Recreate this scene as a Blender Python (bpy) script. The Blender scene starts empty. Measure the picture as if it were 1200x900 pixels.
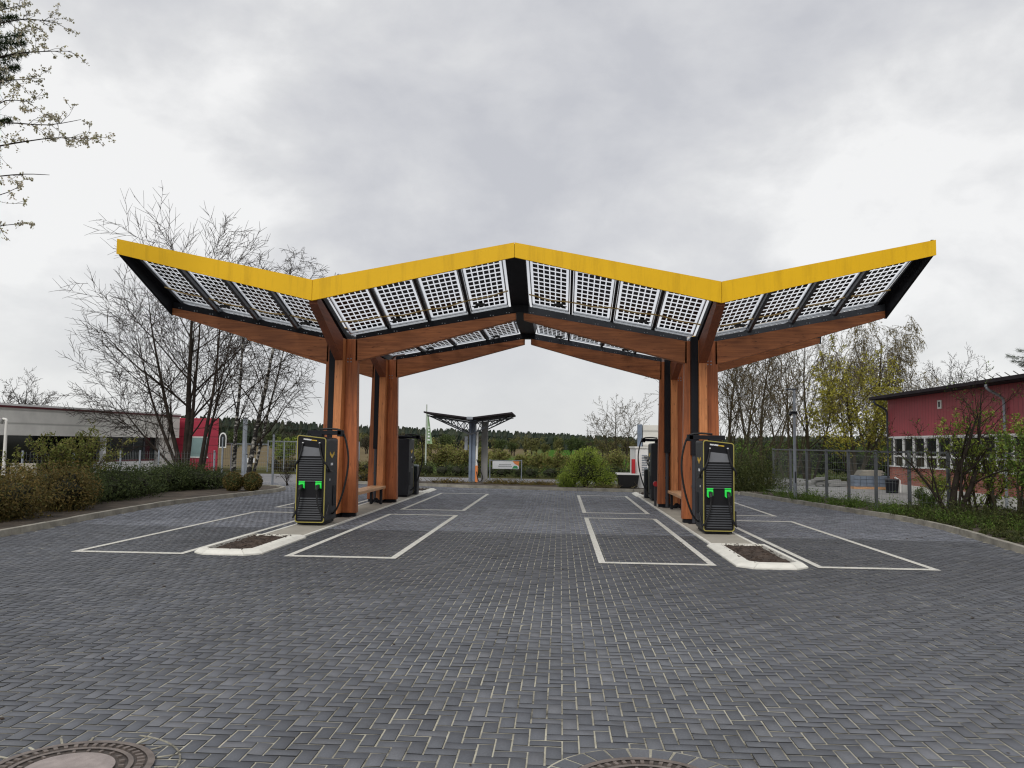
import bpy, math, random
import numpy as np
from mathutils import Vector, Matrix

SC = bpy.context.scene
COL = SC.collection
RAD = math.radians
EYE = 1.65
YAW, PITCH, ROLL, FPX = 0.0590, 0.07198, 0.013517, 975.476

# ------------------------------------------------------------------ camera
cy, sy = math.cos(YAW), math.sin(YAW)
cp, sp = math.cos(PITCH), math.sin(PITCH)
cr, sr = math.cos(ROLL), math.sin(ROLL)
_F = Vector((-sy, cy, 0)); _R = Vector((cy, sy, 0)); _U = Vector((0, 0, 1))
_W = _F * cp + _U * sp; _u2 = -_F * sp + _U * cp
_r3 = _R * cr + _u2 * sr; _u3 = -_R * sr + _u2 * cr
cam_d = bpy.data.cameras.new('camera'); cam = bpy.data.objects.new('camera', cam_d); COL.objects.link(cam)
m = Matrix((( _r3.x, _u3.x, -_W.x, 0), (_r3.y, _u3.y, -_W.y, 0), (_r3.z, _u3.z, -_W.z, EYE), (0, 0, 0, 1)))
cam.matrix_world = m
cam_d.sensor_width = 36; cam_d.lens = FPX / 1200 * 36
cam_d.clip_start = 0.05; cam_d.clip_end = 6000
SC.camera = cam

# survey of the photograph: pixel + known depth plane -> metres
def ray(a, b): return _W + _r3 * ((a - 600) / FPX) + _u3 * ((450 - b) / FPX)
def G(a, b, z=0.0):
    d = ray(a, b); t = (z - EYE) / d.z
    return Vector((d.x * t, d.y * t, z))
def at(a, b, Y):
    d = ray(a, b); t = Y / d.y
    return Vector((d.x * t, Y, EYE + d.z * t))
def atX(a, b, X):
    d = ray(a, b); t = X / d.x
    return Vector((X, d.y * t, EYE + d.z * t))

# ------------------------------------------------------------------ materials
def node_mat(name):
    mt = bpy.data.materials.new(name); mt.use_nodes = True
    nt = mt.node_tree; b = nt.nodes['Principled BSDF']
    return mt, nt, b
def N(nt, t, **kw):
    n = nt.nodes.new(t)
    for k, v in kw.items(): setattr(n, k, v)
    return n
def ramp(nt, src, stops):
    r = N(nt, 'ShaderNodeValToRGB'); e = r.color_ramp.elements
    while len(e) < len(stops): e.new(0.5)
    for i, (p, c) in enumerate(stops):
        e[i].position = p; e[i].color = (*c, 1) if len(c) == 3 else c
    nt.links.new(src, r.inputs[0]); return r.outputs[0]
def coords(nt, scale=(1, 1, 1), kind='Object', loc=(0, 0, 0)):
    tc = N(nt, 'ShaderNodeTexCoord'); mp = N(nt, 'ShaderNodeMapping')
    mp.inputs['Scale'].default_value = scale; mp.inputs['Location'].default_value = loc
    nt.links.new(tc.outputs[kind], mp.inputs[0]); return mp.outputs[0]
def noise(nt, vec, scale, detail=4, rough=.55, dist=0):
    n = N(nt, 'ShaderNodeTexNoise'); n.inputs['Scale'].default_value = scale
    n.inputs['Detail'].default_value = detail; n.inputs['Roughness'].default_value = rough
    n.inputs['Distortion'].default_value = dist
    nt.links.new(vec, n.inputs['Vector']); return n.outputs['Fac']
def mixc(nt, fac, a, b, mode='MIX'):
    x = N(nt, 'ShaderNodeMix', data_type='RGBA', blend_type=mode)
    for s, v in ((0, fac), (6, a), (7, b)):
        if isinstance(v, (int, float)): x.inputs[s].default_value = v
        elif isinstance(v, tuple): x.inputs[s].default_value = (*v, 1)
        else: nt.links.new(v, x.inputs[s])
    return x.outputs[2]
def bump(nt, b, h, strength=.3, dist=.01):
    bp = N(nt, 'ShaderNodeBump'); bp.inputs['Strength'].default_value = strength
    bp.inputs['Distance'].default_value = dist
    nt.links.new(h, bp.inputs['Height']); nt.links.new(bp.outputs[0], b.inputs['Normal'])

def plain(name, c, rough=.6, metal=0, var=.15, scale=3, bmp=0, spec=.5):
    mt, nt, b = node_mat(name)
    v = coords(nt)
    n = noise(nt, v, scale, 5, .6)
    lo = tuple(x * (1 - var) for x in c); hi = tuple(min(1, x * (1 + var)) for x in c)
    nt.links.new(ramp(nt, n, [(.3, lo), (.7, hi)]), b.inputs['Base Color'])
    b.inputs['Roughness'].default_value = rough; b.inputs['Metallic'].default_value = metal
    b.inputs['Specular IOR Level'].default_value = spec
    if bmp:
        bump(nt, b, noise(nt, v, scale * 12, 3), bmp, .01)
    return mt

def wood(name, axis, lo, hi, rough=.55):
    sc = [9, 9, 9]; sc[axis] = .55
    mt, nt, b = node_mat(name)
    v = coords(nt, tuple(sc))
    n1 = noise(nt, v, 2.2, 6, .65, .4)
    sc2 = [26, 26, 26]; sc2[axis] = 5
    n2 = noise(nt, coords(nt, tuple(sc2)), 1.0, 3, .6)
    n3 = noise(nt, coords(nt), .9, 3, .5)
    c = ramp(nt, n1, [(.28, lo), (.5, tuple((a + q) / 2 for a, q in zip(lo, hi))), (.72, hi)])
    k = ramp(nt, n2, [(.27, (.35, .3, .28)), (.37, (1, 1, 1))])
    c = mixc(nt, 1.0, c, k, 'MULTIPLY')
    w = ramp(nt, n3, [(.3, (.78, .78, .8)), (.7, (1.1, 1.08, 1.05))])
    c = mixc(nt, 1.0, c, w, 'MULTIPLY')
    # lamination seams
    tc = N(nt, 'ShaderNodeTexCoord'); sx = N(nt, 'ShaderNodeSeparateXYZ'); nt.links.new(tc.outputs['Object'], sx.inputs[0])
    mm = N(nt, 'ShaderNodeMath', operation='FRACT'); ml = N(nt, 'ShaderNodeMath', operation='MULTIPLY'); ml.inputs[1].default_value = 11.0
    nt.links.new(sx.outputs[2 if axis != 2 else 0], ml.inputs[0]); nt.links.new(ml.outputs[0], mm.inputs[0])
    s = ramp(nt, mm.outputs[0], [(0, (.72, .72, .72)), (.05, (1, 1, 1))])
    c = mixc(nt, 1.0, c, s, 'MULTIPLY')
    nt.links.new(c, b.inputs['Base Color']); b.inputs['Roughness'].default_value = rough
    bump(nt, b, n1, .25, .006)
    return mt

def leafy(name, cols, rough=.6, trans=0.0, pscale=.5):
    gain = 1.0 if 'twig' in name or 'distant' in name or 'blossom' in name else 1.3
    mt, nt, b = node_mat(name)
    g = N(nt, 'ShaderNodeNewGeometry')
    c = ramp(nt, g.outputs['Random Per Island'], [(i / max(1, len(cols) - 1), tuple(x * gain for x in q)) for i, q in enumerate(cols)])
    n = noise(nt, coords(nt), pscale * 3, 2)
    w = ramp(nt, n, [(.3, (.7, .72, .7)), (.7, (1.2, 1.18, 1.1))])
    nt.links.new(mixc(nt, 1.0, c, w, 'MULTIPLY'), b.inputs['Base Color'])
    b.inputs['Roughness'].default_value = rough; b.inputs['Specular IOR Level'].default_value = .2
    tl = N(nt, 'ShaderNodeBsdfTranslucent'); nt.links.new(b.inputs['Base Color'].links[0].from_socket, tl.inputs[0])
    ms = N(nt, 'ShaderNodeMixShader'); ms.inputs[0].default_value = .28 if name != 'distant_conifer' and 'twig' not in name else 0
    nt.links.new(b.outputs[0], ms.inputs[1]); nt.links.new(tl.outputs[0], ms.inputs[2]); nt.links.new(ms.outputs[0], nt.nodes['Material Output'].inputs[0])
    return mt

M = {}
M['wood_x'] = wood('stained_larch_beam', 0, (.22, .066, .022), (.58, .205, .068))
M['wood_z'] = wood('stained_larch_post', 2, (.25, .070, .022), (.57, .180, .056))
M['wood_f'] = wood('lit_larch_face', 2, (.46, .15, .045), (.82, .33, .12))  # brighter copy of the post larch, light on the fins painted into its colour
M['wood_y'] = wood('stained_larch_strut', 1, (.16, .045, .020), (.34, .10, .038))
M['bench'] = wood('pale_bench_timber', 1, (.50, .25, .11), (.78, .48, .26))
M['yellow'] = plain('yellow_coated_sheet', (.86, .50, .004), .42, 0, .035, .7, 0, .28)
_nt = M['yellow'].node_tree; _b = _nt.nodes['Principled BSDF']; _src = _b.inputs['Base Color'].links[0].from_socket
_st = ramp(_nt, noise(_nt, coords(_nt, (3.5, 1, .35)), 1.6, 5, .7), [(.32, (.84, .83, .80)), (.5, (1, 1, 1))])
_nt.links.new(mixc(_nt, 1.0, _src, _st, 'MULTIPLY'), _b.inputs['Base Color'])
M['black'] = plain('black_coated_steel', (.009, .010, .014), .6, 0, .3, 2, 0, .25)
M['anthracite'] = plain('anthracite_steel', (.055, .06, .072), .4, .2, .2, 2)
M['galv'] = plain('galvanised_steel', (.33, .36, .40), .45, .5, .2, 4)
M['steel_dark'] = plain('weathered_steel', (.125, .135, .145), .6, .2, .2, 4)
M['bluegrey'] = plain('blue_grey_steel', (.20, .25, .33), .45, .2, .2, 3)
M['alu'] = plain('aluminium_frame', (.55, .58, .62), .35, .6, .08, 4)
M['cell'] = plain('black_solar_cell', (.010, .011, .016), .25, 0, .2, 2)
M['conc'] = plain('pale_concrete', (.40, .37, .31), .85, 0, .16, 1.4, .35)
M['conc_grey'] = plain('grey_concrete', (.27, .27, .26), .85, 0, .2, 1.1, .35)
M['kerb'] = plain('weathered_kerb_concrete', (.33, .31, .26), .9, 0, .35, 3, .4)
M['road'] = plain('worn_asphalt', (.24, .235, .24), .9, 0, .2, .6, .3)
M['white_stone'] = plain('white_painted_kerb', (.80, .78, .70), .7, 0, .10, 5, .2)
M['soil'] = plain('dark_bark_mulch', (.065, .045, .033), .95, 0, .6, 9, 1.0)
M['bedsoil'] = plain('planting_bed_soil', (.075, .058, .042), .95, 0, .6, 2.5, 1.0)
M['white'] = plain('white_paint', (.82, .82, .80), .5, 0, .05, 2)
M['cream'] = plain('cream_cladding', (.76, .75, .70), .55, 0, .07, .4)
M['maroon'] = plain('maroon_trim', (.10, .012, .018), .5, 0, .15, 2)
M['crimson'] = plain('crimson_cladding', (.42, .028, .06), .5, 0, .14, .8)
M['glassdark'] = plain('dark_window_glass', (.018, .022, .024), .08, 0, .3, .8)
M['glasspale'] = plain('pale_window_glass', (.26, .38, .38), .2, 0, .15, .8)
M['brick'] = plain('red_brick', (.26, .075, .055), .85, 0, .25, 6, .3)
M['roofdark'] = plain('dark_roof_sheet', (.032, .026, .030), .85, 0, .3, 2, 0, .15)
M['rubber'] = plain('black_rubber', (.010, .010, .011), .5, 0, .2, 5)
M['charger'] = plain('charcoal_powder_coat', (.020, .022, .027), .5, 0, .15, 3, 0, .3)
M['blackpanel'] = plain('black_front_panel', (.006, .006, .008), .4, 0, .2, 4, 0, .3)
M['slat'] = plain('louvre_slat', (.045, .048, .054), .4, .2, .15, 4)
M['screen'] = plain('grey_display_glass', (.17, .175, .19), .2, 0, .12, 3)
M['trim'] = plain('yellow_green_trim', (.36, .31, .07), .5, 0, .08, 5)
M['marky'] = plain('yellow_marking', (.85, .55, .05), .5, 0, .05, 5)
M['markw'] = plain('white_marking', (.85, .86, .86), .5, 0, .05, 5)
M['red'] = plain('red_paint', (.52, .02, .03), .45, 0, .1, 2)
M['green_flag'] = plain('green_flag_cloth', (.36, .50, .30), .8, 0, .08, 2)
M['pole'] = plain('pale_pole', (.5, .55, .48), .5, .1, .08, 2)
M['bannerw'] = plain('banner_white', (.76, .77, .78), .6, 0, .04, 2)
M['orange'] = plain('banner_orange', (.80, .26, .08), .6, 0, .1, 2)
M['green'] = plain('banner_green', (.05, .32, .11), .6, 0, .1, 2)
M['textgrey'] = plain('grey_lettering', (.3, .32, .33), .6, 0, .1, 2)
M['iron'] = plain('cast_iron', (.085, .068, .058), .6, .3, .4, 12, .5)
M['plugconc'] = plain('pinkish_cover_concrete', (.34, .29, .27), .85, 0, .25, 10, .4)
M['stud'] = plain('worn_cast_iron_stud', (.20, .165, .145), .55, .3, .3, 12, .3)
M['cable_y'] = plain('tan_cable', (.50, .34, .12), .6, 0, .1, 4)
M['bark'] = plain('dark_bark', (.036, .029, .024), .95, 0, .4, 4, .6, .08)
M['bark_olive'] = plain('olive_bark', (.060, .050, .034), .95, 0, .35, 4, .6, .08)
M['twig'] = plain('grey_brown_twig', (.040, .031, .024), .95, 0, .3, 3, 0, .05)
M['twig_olive'] = leafy('olive_brown_twig', [(.075, .058, .034), (.11, .082, .042), (.055, .044, .028)])
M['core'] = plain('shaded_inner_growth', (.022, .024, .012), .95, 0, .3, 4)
M['leaf_bright'] = leafy('fresh_spring_leaf', [(.12, .17, .025), (.20, .27, .04), (.30, .35, .075)])
M['leaf_yellow'] = leafy('yellow_green_leaf', [(.20, .19, .025), (.31, .29, .045), (.40, .36, .07)])
M['leaf_green'] = leafy('mid_green_leaf', [(.05, .09, .018), (.09, .15, .03), (.14, .20, .045)])
M['leaf_shade'] = leafy('dull_green_leaf', [(.035, .045, .016), (.06, .075, .024), (.085, .09, .03)])
M['leaf_row'] = leafy('olive_row_leaf', [(.16, .18, .045), (.24, .24, .07), (.22, .18, .08), (.15, .20, .045)])
M['leaf_dark'] = leafy('dark_evergreen_leaf', [(.024, .038, .014), (.045, .062, .022), (.075, .095, .034)])
M['leaf_brown'] = leafy('rusty_juniper_leaf', [(.055, .055, .018), (.11, .08, .028), (.17, .12, .04), (.085, .09, .028)])
M['leaf_olive'] = leafy('olive_budding_leaf', [(.075, .085, .022), (.13, .13, .035), (.17, .13, .055), (.10, .07, .035)])
M['leaf_tangle'] = leafy('half_open_leaf', [(.10, .13, .03), (.16, .18, .045), (.20, .17, .06)])
M['leaf_straw'] = leafy('straw_seed_leaf', [(.20, .17, .09), (.30, .26, .15), (.14, .11, .06)])
M['blossom'] = leafy('pale_blossom', [(.55, .50, .40), (.30, .30, .14), (.66, .62, .54), (.48, .40, .30)])
M['needle'] = leafy('conifer_needle', [(.018, .030, .014), (.035, .055, .022), (.05, .075, .03)])
M['forest'] = leafy('distant_conifer', [(.016, .027, .020), (.026, .040, .027), (.036, .047, .030), (.05, .055, .032)], pscale=.01)
M['far_grey'] = leafy('distant_bare_crown', [(.060, .052, .040), (.085, .075, .052), (.11, .10, .06)], pscale=.02)
M['far_olive'] = leafy('distant_budding_crown', [(.12, .115, .04), (.17, .17, .06), (.21, .20, .08)], pscale=.02)
M['far_green'] = leafy('distant_green_crown', [(.05, .075, .025), (.08, .11, .035), (.11, .14, .05)], pscale=.02)

def emit_green():
    mt, nt, b = node_mat('lit_green_plug')
    b.inputs['Base Color'].default_value = (.02, .5, .06, 1)
    b.inputs['Emission Color'].default_value = (.03, 1, .10, 1); b.inputs['Emission Strength'].default_value = .32
    return mt
M['greenlit'] = emit_green()

def birch_bark():
    mt, nt, b = node_mat('birch_bark')
    n = noise(nt, coords(nt, (5, 5, 11)), 1.0, 4, .6)
    nt.links.new(ramp(nt, n, [(.50, (.02, .018, .016)), (.60, (.42, .40, .36))]), b.inputs['Base Color'])
    b.inputs['Roughness'].default_value = .85; return mt
M['birch'] = birch_bark()

def solar_glass():
    mt, nt, b = node_mat('translucent_module_glass')
    tr = N(nt, 'ShaderNodeBsdfTransparent'); tr.inputs[0].default_value = (.97, .98, 1, 1)
    tl = N(nt, 'ShaderNodeBsdfTranslucent'); tl.inputs[0].default_value = (.95, .97, 1, 1)
    mx = N(nt, 'ShaderNodeMixShader'); mx.inputs[0].default_value = .45
    gl = N(nt, 'ShaderNodeBsdfGlossy'); gl.inputs['Roughness'].default_value = .1
    m2 = N(nt, 'ShaderNodeMixShader'); m2.inputs[0].default_value = .04
    nt.links.new(tr.outputs[0], mx.inputs[1]); nt.links.new(tl.outputs[0], mx.inputs[2])
    nt.links.new(mx.outputs[0], m2.inputs[1]); nt.links.new(gl.outputs[0], m2.inputs[2])
    nt.links.new(m2.outputs[0], nt.nodes['Material Output'].inputs[0]); nt.nodes.remove(b)
    return mt
M['solarglass'] = solar_glass()

XR, HW, VW = -0.92, 7.91, 3.94          # ridge line, half width, valley offset
Y0, Y1, Y2 = 15.84, 18.23, 22.75
Y3 = Y2 + (Y1 - Y0)

def paver():
    mt, nt, b = node_mat('anthracite_block_paver')
    g = N(nt, 'ShaderNodeNewGeometry')
    c = ramp(nt, g.outputs['Random Per Island'], [(0, (.094, .100, .112)), (.4, (.116, .123, .136)), (.8, (.128, .135, .148)), (1, (.150, .155, .166))])
    v = coords(nt)
    big = ramp(nt, noise(nt, v, .22, 4, .6), [(.32, (.80, .80, .82)), (.68, (1.22, 1.22, 1.22))])
    c = mixc(nt, 1.0, c, big, 'MULTIPLY')
    mid = ramp(nt, noise(nt, v, 1.3, 5, .65), [(.3, (.88, .87, .86)), (.7, (1.14, 1.14, 1.16))])
    c = mixc(nt, 1.0, c, mid, 'MULTIPLY')
    fine = ramp(nt, noise(nt, v, 90, 3, .7), [(.25, (.82, .82, .82)), (.75, (1.2, 1.2, 1.2))])
    c = mixc(nt, 1.0, c, fine, 'MULTIPLY')
    st = ramp(nt, noise(nt, v, 2.3, 6, .75, .6), [(.60, (1, 1, 1)), (.68, (.80, .78, .74)), (.80, (.62, .61, .60))])
    c = mixc(nt, 1.0, c, st, 'MULTIPLY')
    ef = ramp(nt, noise(nt, v, .9, 6, .7, .3), [(.60, (0, 0, 0)), (.74, (.35, .35, .35))])
    c = mixc(nt, ef, c, (.25, .245, .235))
    # paving kept dry (and so paler) where the roof keeps the rain off
    sx = N(nt, 'ShaderNodeSeparateXYZ'); nt.links.new(v, sx.inputs[0])
    wob = noise(nt, v, 2.0, 3)
    def sstep(val, a, bb):
        mr = N(nt, 'ShaderNodeMapRange', interpolation_type='SMOOTHSTEP')
        mr.inputs['From Min'].default_value = a; mr.inputs['From Max'].default_value = bb
        nt.links.new(val, mr.inputs['Value']); return mr.outputs[0]
    def mul(a, bb):
        q = N(nt, 'ShaderNodeMath', operation='MULTIPLY'); nt.links.new(a, q.inputs[0]); nt.links.new(bb, q.inputs[1]); return q.outputs[0]
    ad = N(nt, 'ShaderNodeMath', operation='MULTIPLY_ADD'); ad.inputs[1].default_value = .25
    nt.links.new(wob, ad.inputs[0]); nt.links.new(sx.outputs[1], ad.inputs[2])
    dry = sstep(ad.outputs[0], Y0 - .12, Y0 + .10)
    damp_in = sstep(sx.outputs[1], 7.0, 12.5)
    wet = N(nt, 'ShaderNodeMath', operation='SUBTRACT'); nt.links.new(damp_in, wet.inputs[0]); nt.links.new(dry, wet.inputs[1])
    wetc = N(nt, 'ShaderNodeClamp'); nt.links.new(wet.outputs[0], wetc.inputs[0])
    # damp band fades out sideways
    ax = N(nt, 'ShaderNodeMath', operation='ABSOLUTE'); nt.links.new(sx.outputs[0], ax.inputs[0])
    sd0 = sstep(ax.outputs[0], 5.2, 8.2); sd1 = N(nt, 'ShaderNodeMath', operation='SUBTRACT'); sd1.inputs[0].default_value = 1; nt.links.new(sd0, sd1.inputs[1]); side = sd1.outputs[0]
    wetm = mul(wetc.outputs[0], side)
    c = mixc(nt, wetm, c, mixc(nt, 1.0, c, (.60, .60, .61), 'MULTIPLY'))
    c = mixc(nt, dry, c, mixc(nt, 1.0, c, (1.55, 1.55, 1.58), 'MULTIPLY'))
    nt.links.new(c, b.inputs['Base Color'])
    r = N(nt, 'ShaderNodeMapRange'); nt.links.new(wetm, r.inputs['Value'])
    r.inputs['To Min'].default_value = .74; r.inputs['To Max'].default_value = .56
    nt.links.new(r.outputs[0], b.inputs['Roughness'])
    bump(nt, b, noise(nt, v, 160, 2), .35, .002)
    return mt
M['paver'] = paver()
M['paverside'] = plain('shade_tinted_block_edge', (.036, .037, .039), .95, 0, .3, 3, 0, .1)  # joint shade painted into the dark colour of the block sides
def sand():
    mt, nt, b = node_mat('joint_sand')
    v = coords(nt)
    c = ramp(nt, noise(nt, v, .8, 8, .8), [(.37, (.05, .048, .042)), (.45, (.30, .28, .22)), (.60, (.56, .53, .42))])
    nt.links.new(c, b.inputs['Base Color']); b.inputs['Roughness'].default_value = .95; return mt
M['sand'] = sand()
def paint():
    mt, nt, b = node_mat('worn_white_line_paint')
    v = coords(nt)
    c = ramp(nt, noise(nt, v, 6, 6, .7), [(.25, (.38, .37, .33)), (.42, (.66, .64, .57)), (.7, (.74, .72, .66))])
    nt.links.new(c, b.inputs['Base Color']); b.inputs['Roughness'].default_value = .8
    bump(nt, b, noise(nt, v, 60, 2), .3, .002)
    al = ramp(nt, noise(nt, v, 26, 5, .8), [(.34, (0, 0, 0)), (.43, (1, 1, 1))]); nt.links.new(al, b.inputs['Alpha'])
    return mt
M['paint'] = paint()

def terrain_mat():
    mt, nt, b = node_mat('field_and_verge')
    v = coords(nt); sx = N(nt, 'ShaderNodeSeparateXYZ'); nt.links.new(v, sx.inputs[0])
    n1 = noise(nt, v, .02, 4, .6); n2 = noise(nt, v, .4, 5, .7)
    near = ramp(nt, n2, [(.3, (.055, .058, .025)), (.55, (.10, .10, .045)), (.75, (.14, .12, .065))])
    straw = ramp(nt, n2, [(.3, (.13, .10, .06)), (.7, (.22, .18, .11))])
    green = ramp(nt, n2, [(.3, (.045, .105, .02)), (.7, (.075, .16, .032))])
    mr = N(nt, 'ShaderNodeMapRange'); mr.inputs['From Min'].default_value = -25; mr.inputs['From Max'].default_value = -5
    nt.links.new(sx.outputs[0], mr.inputs['Value'])
    fld = mixc(nt, mr.outputs[0], straw, green)
    m3 = N(nt, 'ShaderNodeMapRange'); m3.inputs['From Min'].default_value = 9; m3.inputs['From Max'].default_value = 22
    nt.links.new(sx.outputs[0], m3.inputs['Value']); fld = mixc(nt, m3.outputs[0], fld, near)
    m2 = N(nt, 'ShaderNodeMapRange'); m2.inputs['From Min'].default_value = 46; m2.inputs['From Max'].default_value = 60
    nt.links.new(sx.outputs[1], m2.inputs['Value'])
    c = mixc(nt, m2.outputs[0], near, fld)
    nt.links.new(c, b.inputs['Base Color']); b.inputs['Roughness'].default_value = 1; b.inputs['Specular IOR Level'].default_value = 0
    bump(nt, b, n2, .6, .1); return mt
M['terrain'] = terrain_mat()

def cladding(name, base, pitch, axis=1):
    mt, nt, b = node_mat(name)
    tc = N(nt, 'ShaderNodeTexCoord'); sx = N(nt, 'ShaderNodeSeparateXYZ'); nt.links.new(tc.outputs['Object'], sx.inputs[0])
    ml = N(nt, 'ShaderNodeMath', operation='MULTIPLY'); ml.inputs[1].default_value = 1 / pitch
    fr = N(nt, 'ShaderNodeMath', operation='FRACT'); nt.links.new(sx.outputs[axis], ml.inputs[0]); nt.links.new(ml.outputs[0], fr.inputs[0])
    s = ramp(nt, fr.outputs[0], [(0, (.55, .55, .55)), (.12, (1, 1, 1)), (.9, (1, 1, 1)), (1, (.6, .6, .6))])
    n = ramp(nt, noise(nt, tc.outputs['Object'], .9, 5, .65), [(.3, tuple(q * .85 for q in base)), (.7, tuple(q * 1.12 for q in base))])
    nt.links.new(mixc(nt, 1.0, n, s, 'MULTIPLY'), b.inputs['Base Color']); b.inputs['Roughness'].default_value = .55
    bump(nt, b, s, .6, .02); return mt
M['redclad'] = cladding('dusty_red_ribbed_cladding', (.42, .066, .082), .22)
M['bluster'] = cladding('cream_sandwich_panel', (.76, .745, .69), .55, 2)
M['crimsonclad'] = cladding('crimson_panel_cladding', (.42, .028, .06), .45, 2)
def brickmat():
    mt, nt, b = node_mat('red_brick_wall')
    v = coords(nt); sx = N(nt, 'ShaderNodeSeparateXYZ'); nt.links.new(v, sx.inputs[0])
    cx = N(nt, 'ShaderNodeCombineXYZ'); nt.links.new(sx.outputs[1], cx.inputs[0]); nt.links.new(sx.outputs[2], cx.inputs[1])
    br = N(nt, 'ShaderNodeTexBrick'); nt.links.new(cx.outputs[0], br.inputs['Vector'])
    br.inputs['Scale'].default_value = 4.2; br.inputs['Color1'].default_value = (.36, .10, .075, 1); br.inputs['Color2'].default_value = (.46, .16, .11, 1)
    br.inputs['Mortar'].default_value = (.30, .26, .22, 1); br.inputs['Mortar Size'].default_value = .02
    nt.links.new(br.outputs['Color'], b.inputs['Base Color']); b.inputs['Roughness'].default_value = .9; return mt
M['brickwall'] = brickmat()
def meshwire():
    mt, nt, b = node_mat('fence_wire')
    b.inputs['Base Color'].default_value = (.20, .22, .22, 1); b.inputs['Roughness'].default_value = .6; return mt
M['wire'] = meshwire()

# ------------------------------------------------------------------ mesh builder
class MB:
    def __init__(s): s.v = []; s.f = []
    def add(s, vs, fs):
        o = len(s.v); s.v += [tuple(q) for q in vs]; s.f += [tuple(i + o for i in f) for f in fs]; return s
    def hexa(s, p):      # 8 points: bottom 4 (ccw from above), top 4
        return s.add(p, [(3, 2, 1, 0), (4, 5, 6, 7), (0, 1, 5, 4), (1, 2, 6, 5), (2, 3, 7, 6), (3, 0, 4, 7)])
    def box(s, x0, x1, y0, y1, z0, z1):
        return s.hexa([(x0, y0, z0), (x1, y0, z0), (x1, y1, z0), (x0, y1, z0), (x0, y0, z1), (x1, y0, z1), (x1, y1, z1), (x0, y1, z1)])
    def prism(s, poly, lo, hi, ax=2, c=None):   # polygon in the two other axes, extruded along ax
        n = len(poly); vs = []
        for h in (lo, hi):
            for a, b in poly:
                vs.append((h, a, b) if ax == 0 else (a, h, b) if ax == 1 else (a, b, h))
        s.add(vs, [tuple(range(n))[::-1], tuple(range(n, 2 * n))] + [(i, (i + 1) % n, n + (i + 1) % n, n + i) for i in range(n)])
        return s
    def bar(s, a, b, w, h=None):   # straight bar of rectangular section
        a = Vector(a); b = Vector(b); h = h or w; d = (b - a).normalized()
        t = Vector((0, 0, 1)) if abs(d.z) < .95 else Vector((0, 1, 0))
        x = d.cross(t).normalized() * w / 2; y = x.cross(d).normalized() * h / 2
        return s.hexa([a - x - y, a + x - y, b + x - y, b - x - y, a - x + y, a + x + y, b + x + y, b - x + y])
    def tube(s, pts, rad, n=6, cap=True):
        pts = [Vector(p) for p in pts]; k = len(pts)
        if not isinstance(rad, (list, tuple)): rad = [rad] * k
        o = len(s.v); prev = None
        for i, p in enumerate(pts):
            d = (pts[min(i + 1, k - 1)] - pts[max(i - 1, 0)])
            if d.length < 1e-9: d = Vector((0, 0, 1))
            d.normalize()
            if prev is None:
                t = Vector((1, 0, 0)) if abs(d.x) < .8 else Vector((0, 1, 0)); x = d.cross(t).normalized()
            else:
                x = prev - d * prev.dot(d)
                x = x.normalized() if x.length > 1e-6 else d.orthogonal().normalized()
            prev = x; y = d.cross(x)
            for j in range(n):
                a = 2 * math.pi * j / n; q = p + (x * math.cos(a) + y * math.sin(a)) * rad[i]
                s.v.append((q.x, q.y, q.z))
        for i in range(k - 1):
            for j in range(n):
                a = o + i * n + j; b = o + i * n + (j + 1) % n
                s.f.append((a, b, b + n, a + n))
        if cap:
            s.f.append(tuple(o + j for j in range(n))[::-1]); s.f.append(tuple(o + (k - 1) * n + j for j in range(n)))
        return s
    def cyl(s, x, y, z0, z1, r, n=16, r2=None): return s.tube([(x, y, z0), (x, y, z1)], [r, r if r2 is None else r2], n)
    def build(s, name, mat, parent=None, bevel=0, smooth=False, off=(0, 0, 0)):
        me = bpy.data.meshes.new(name)
        if off != (0, 0, 0): s.v = [(a - off[0], b - off[1], c - off[2]) for a, b, c in s.v]
        me.from_pydata(s.v, [], s.f); me.update()
        me.materials.append(M[mat] if isinstance(mat, str) else mat)
        if smooth: me.polygons.foreach_set('use_smooth', [True] * len(me.polygons))
        o = bpy.data.objects.new(name, me); COL.objects.link(o)
        if parent: o.parent = parent
        if bevel:
            b = o.modifiers.new('bevel', 'BEVEL'); b.width = bevel; b.segments = 2; b.limit_method = 'ANGLE'
        return o

def tag(o, label, cat, group=None, kind=None):
    if label: o['label'] = label
    if cat: o['category'] = cat
    if group: o['group'] = group
    if kind: o['kind'] = kind
    return o
def empty(name, label, cat, loc=(0, 0, 0), rz=0, group=None):
    o = bpy.data.objects.new(name, None); COL.objects.link(o); o.location = loc; o.rotation_euler = (0, 0, rz)
    o.empty_display_size = .2
    return tag(o, label, cat, group)
def struct(name, o): o['kind'] = 'structure'; return o
def copy_tree(o, parent=None):
    c = o.copy(); COL.objects.link(c)
    if parent: c.parent = parent
    for ch in list(o.children): copy_tree(ch, c)
    return c

# ------------------------------------------------------------------ ground
def zt(x, y):
    if y < 44: return -.06
    if y < 430: return -.06 - (y - 44) / 386 * 4.1
    if y < 560: return -4.16 + (y - 430) / 130 * 2.2
    return -1.96
def make_terrain():
    xs = sorted(set([-3000, -1500, -800] + list(range(-500, 501, 25)) + [800, 1500, 3000]))
    ys = [-1500, -400, -100, -20, 0, 20, 40, 44, 50, 60, 80, 110, 150, 200, 260, 330, 400, 430, 470, 520, 560, 600, 700, 900, 1500, 4500]
    b = MB(); vs = [(x, y, zt(x, y)) for y in ys for x in xs]; n = len(xs)
    b.add(vs, [(j * n + i, j * n + i + 1, (j + 1) * n + i + 1, (j + 1) * n + i) for j in range(len(ys) - 1) for i in range(n - 1)])
    return struct('ground', b.build('ground', 'terrain'))
make_terrain()

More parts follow.
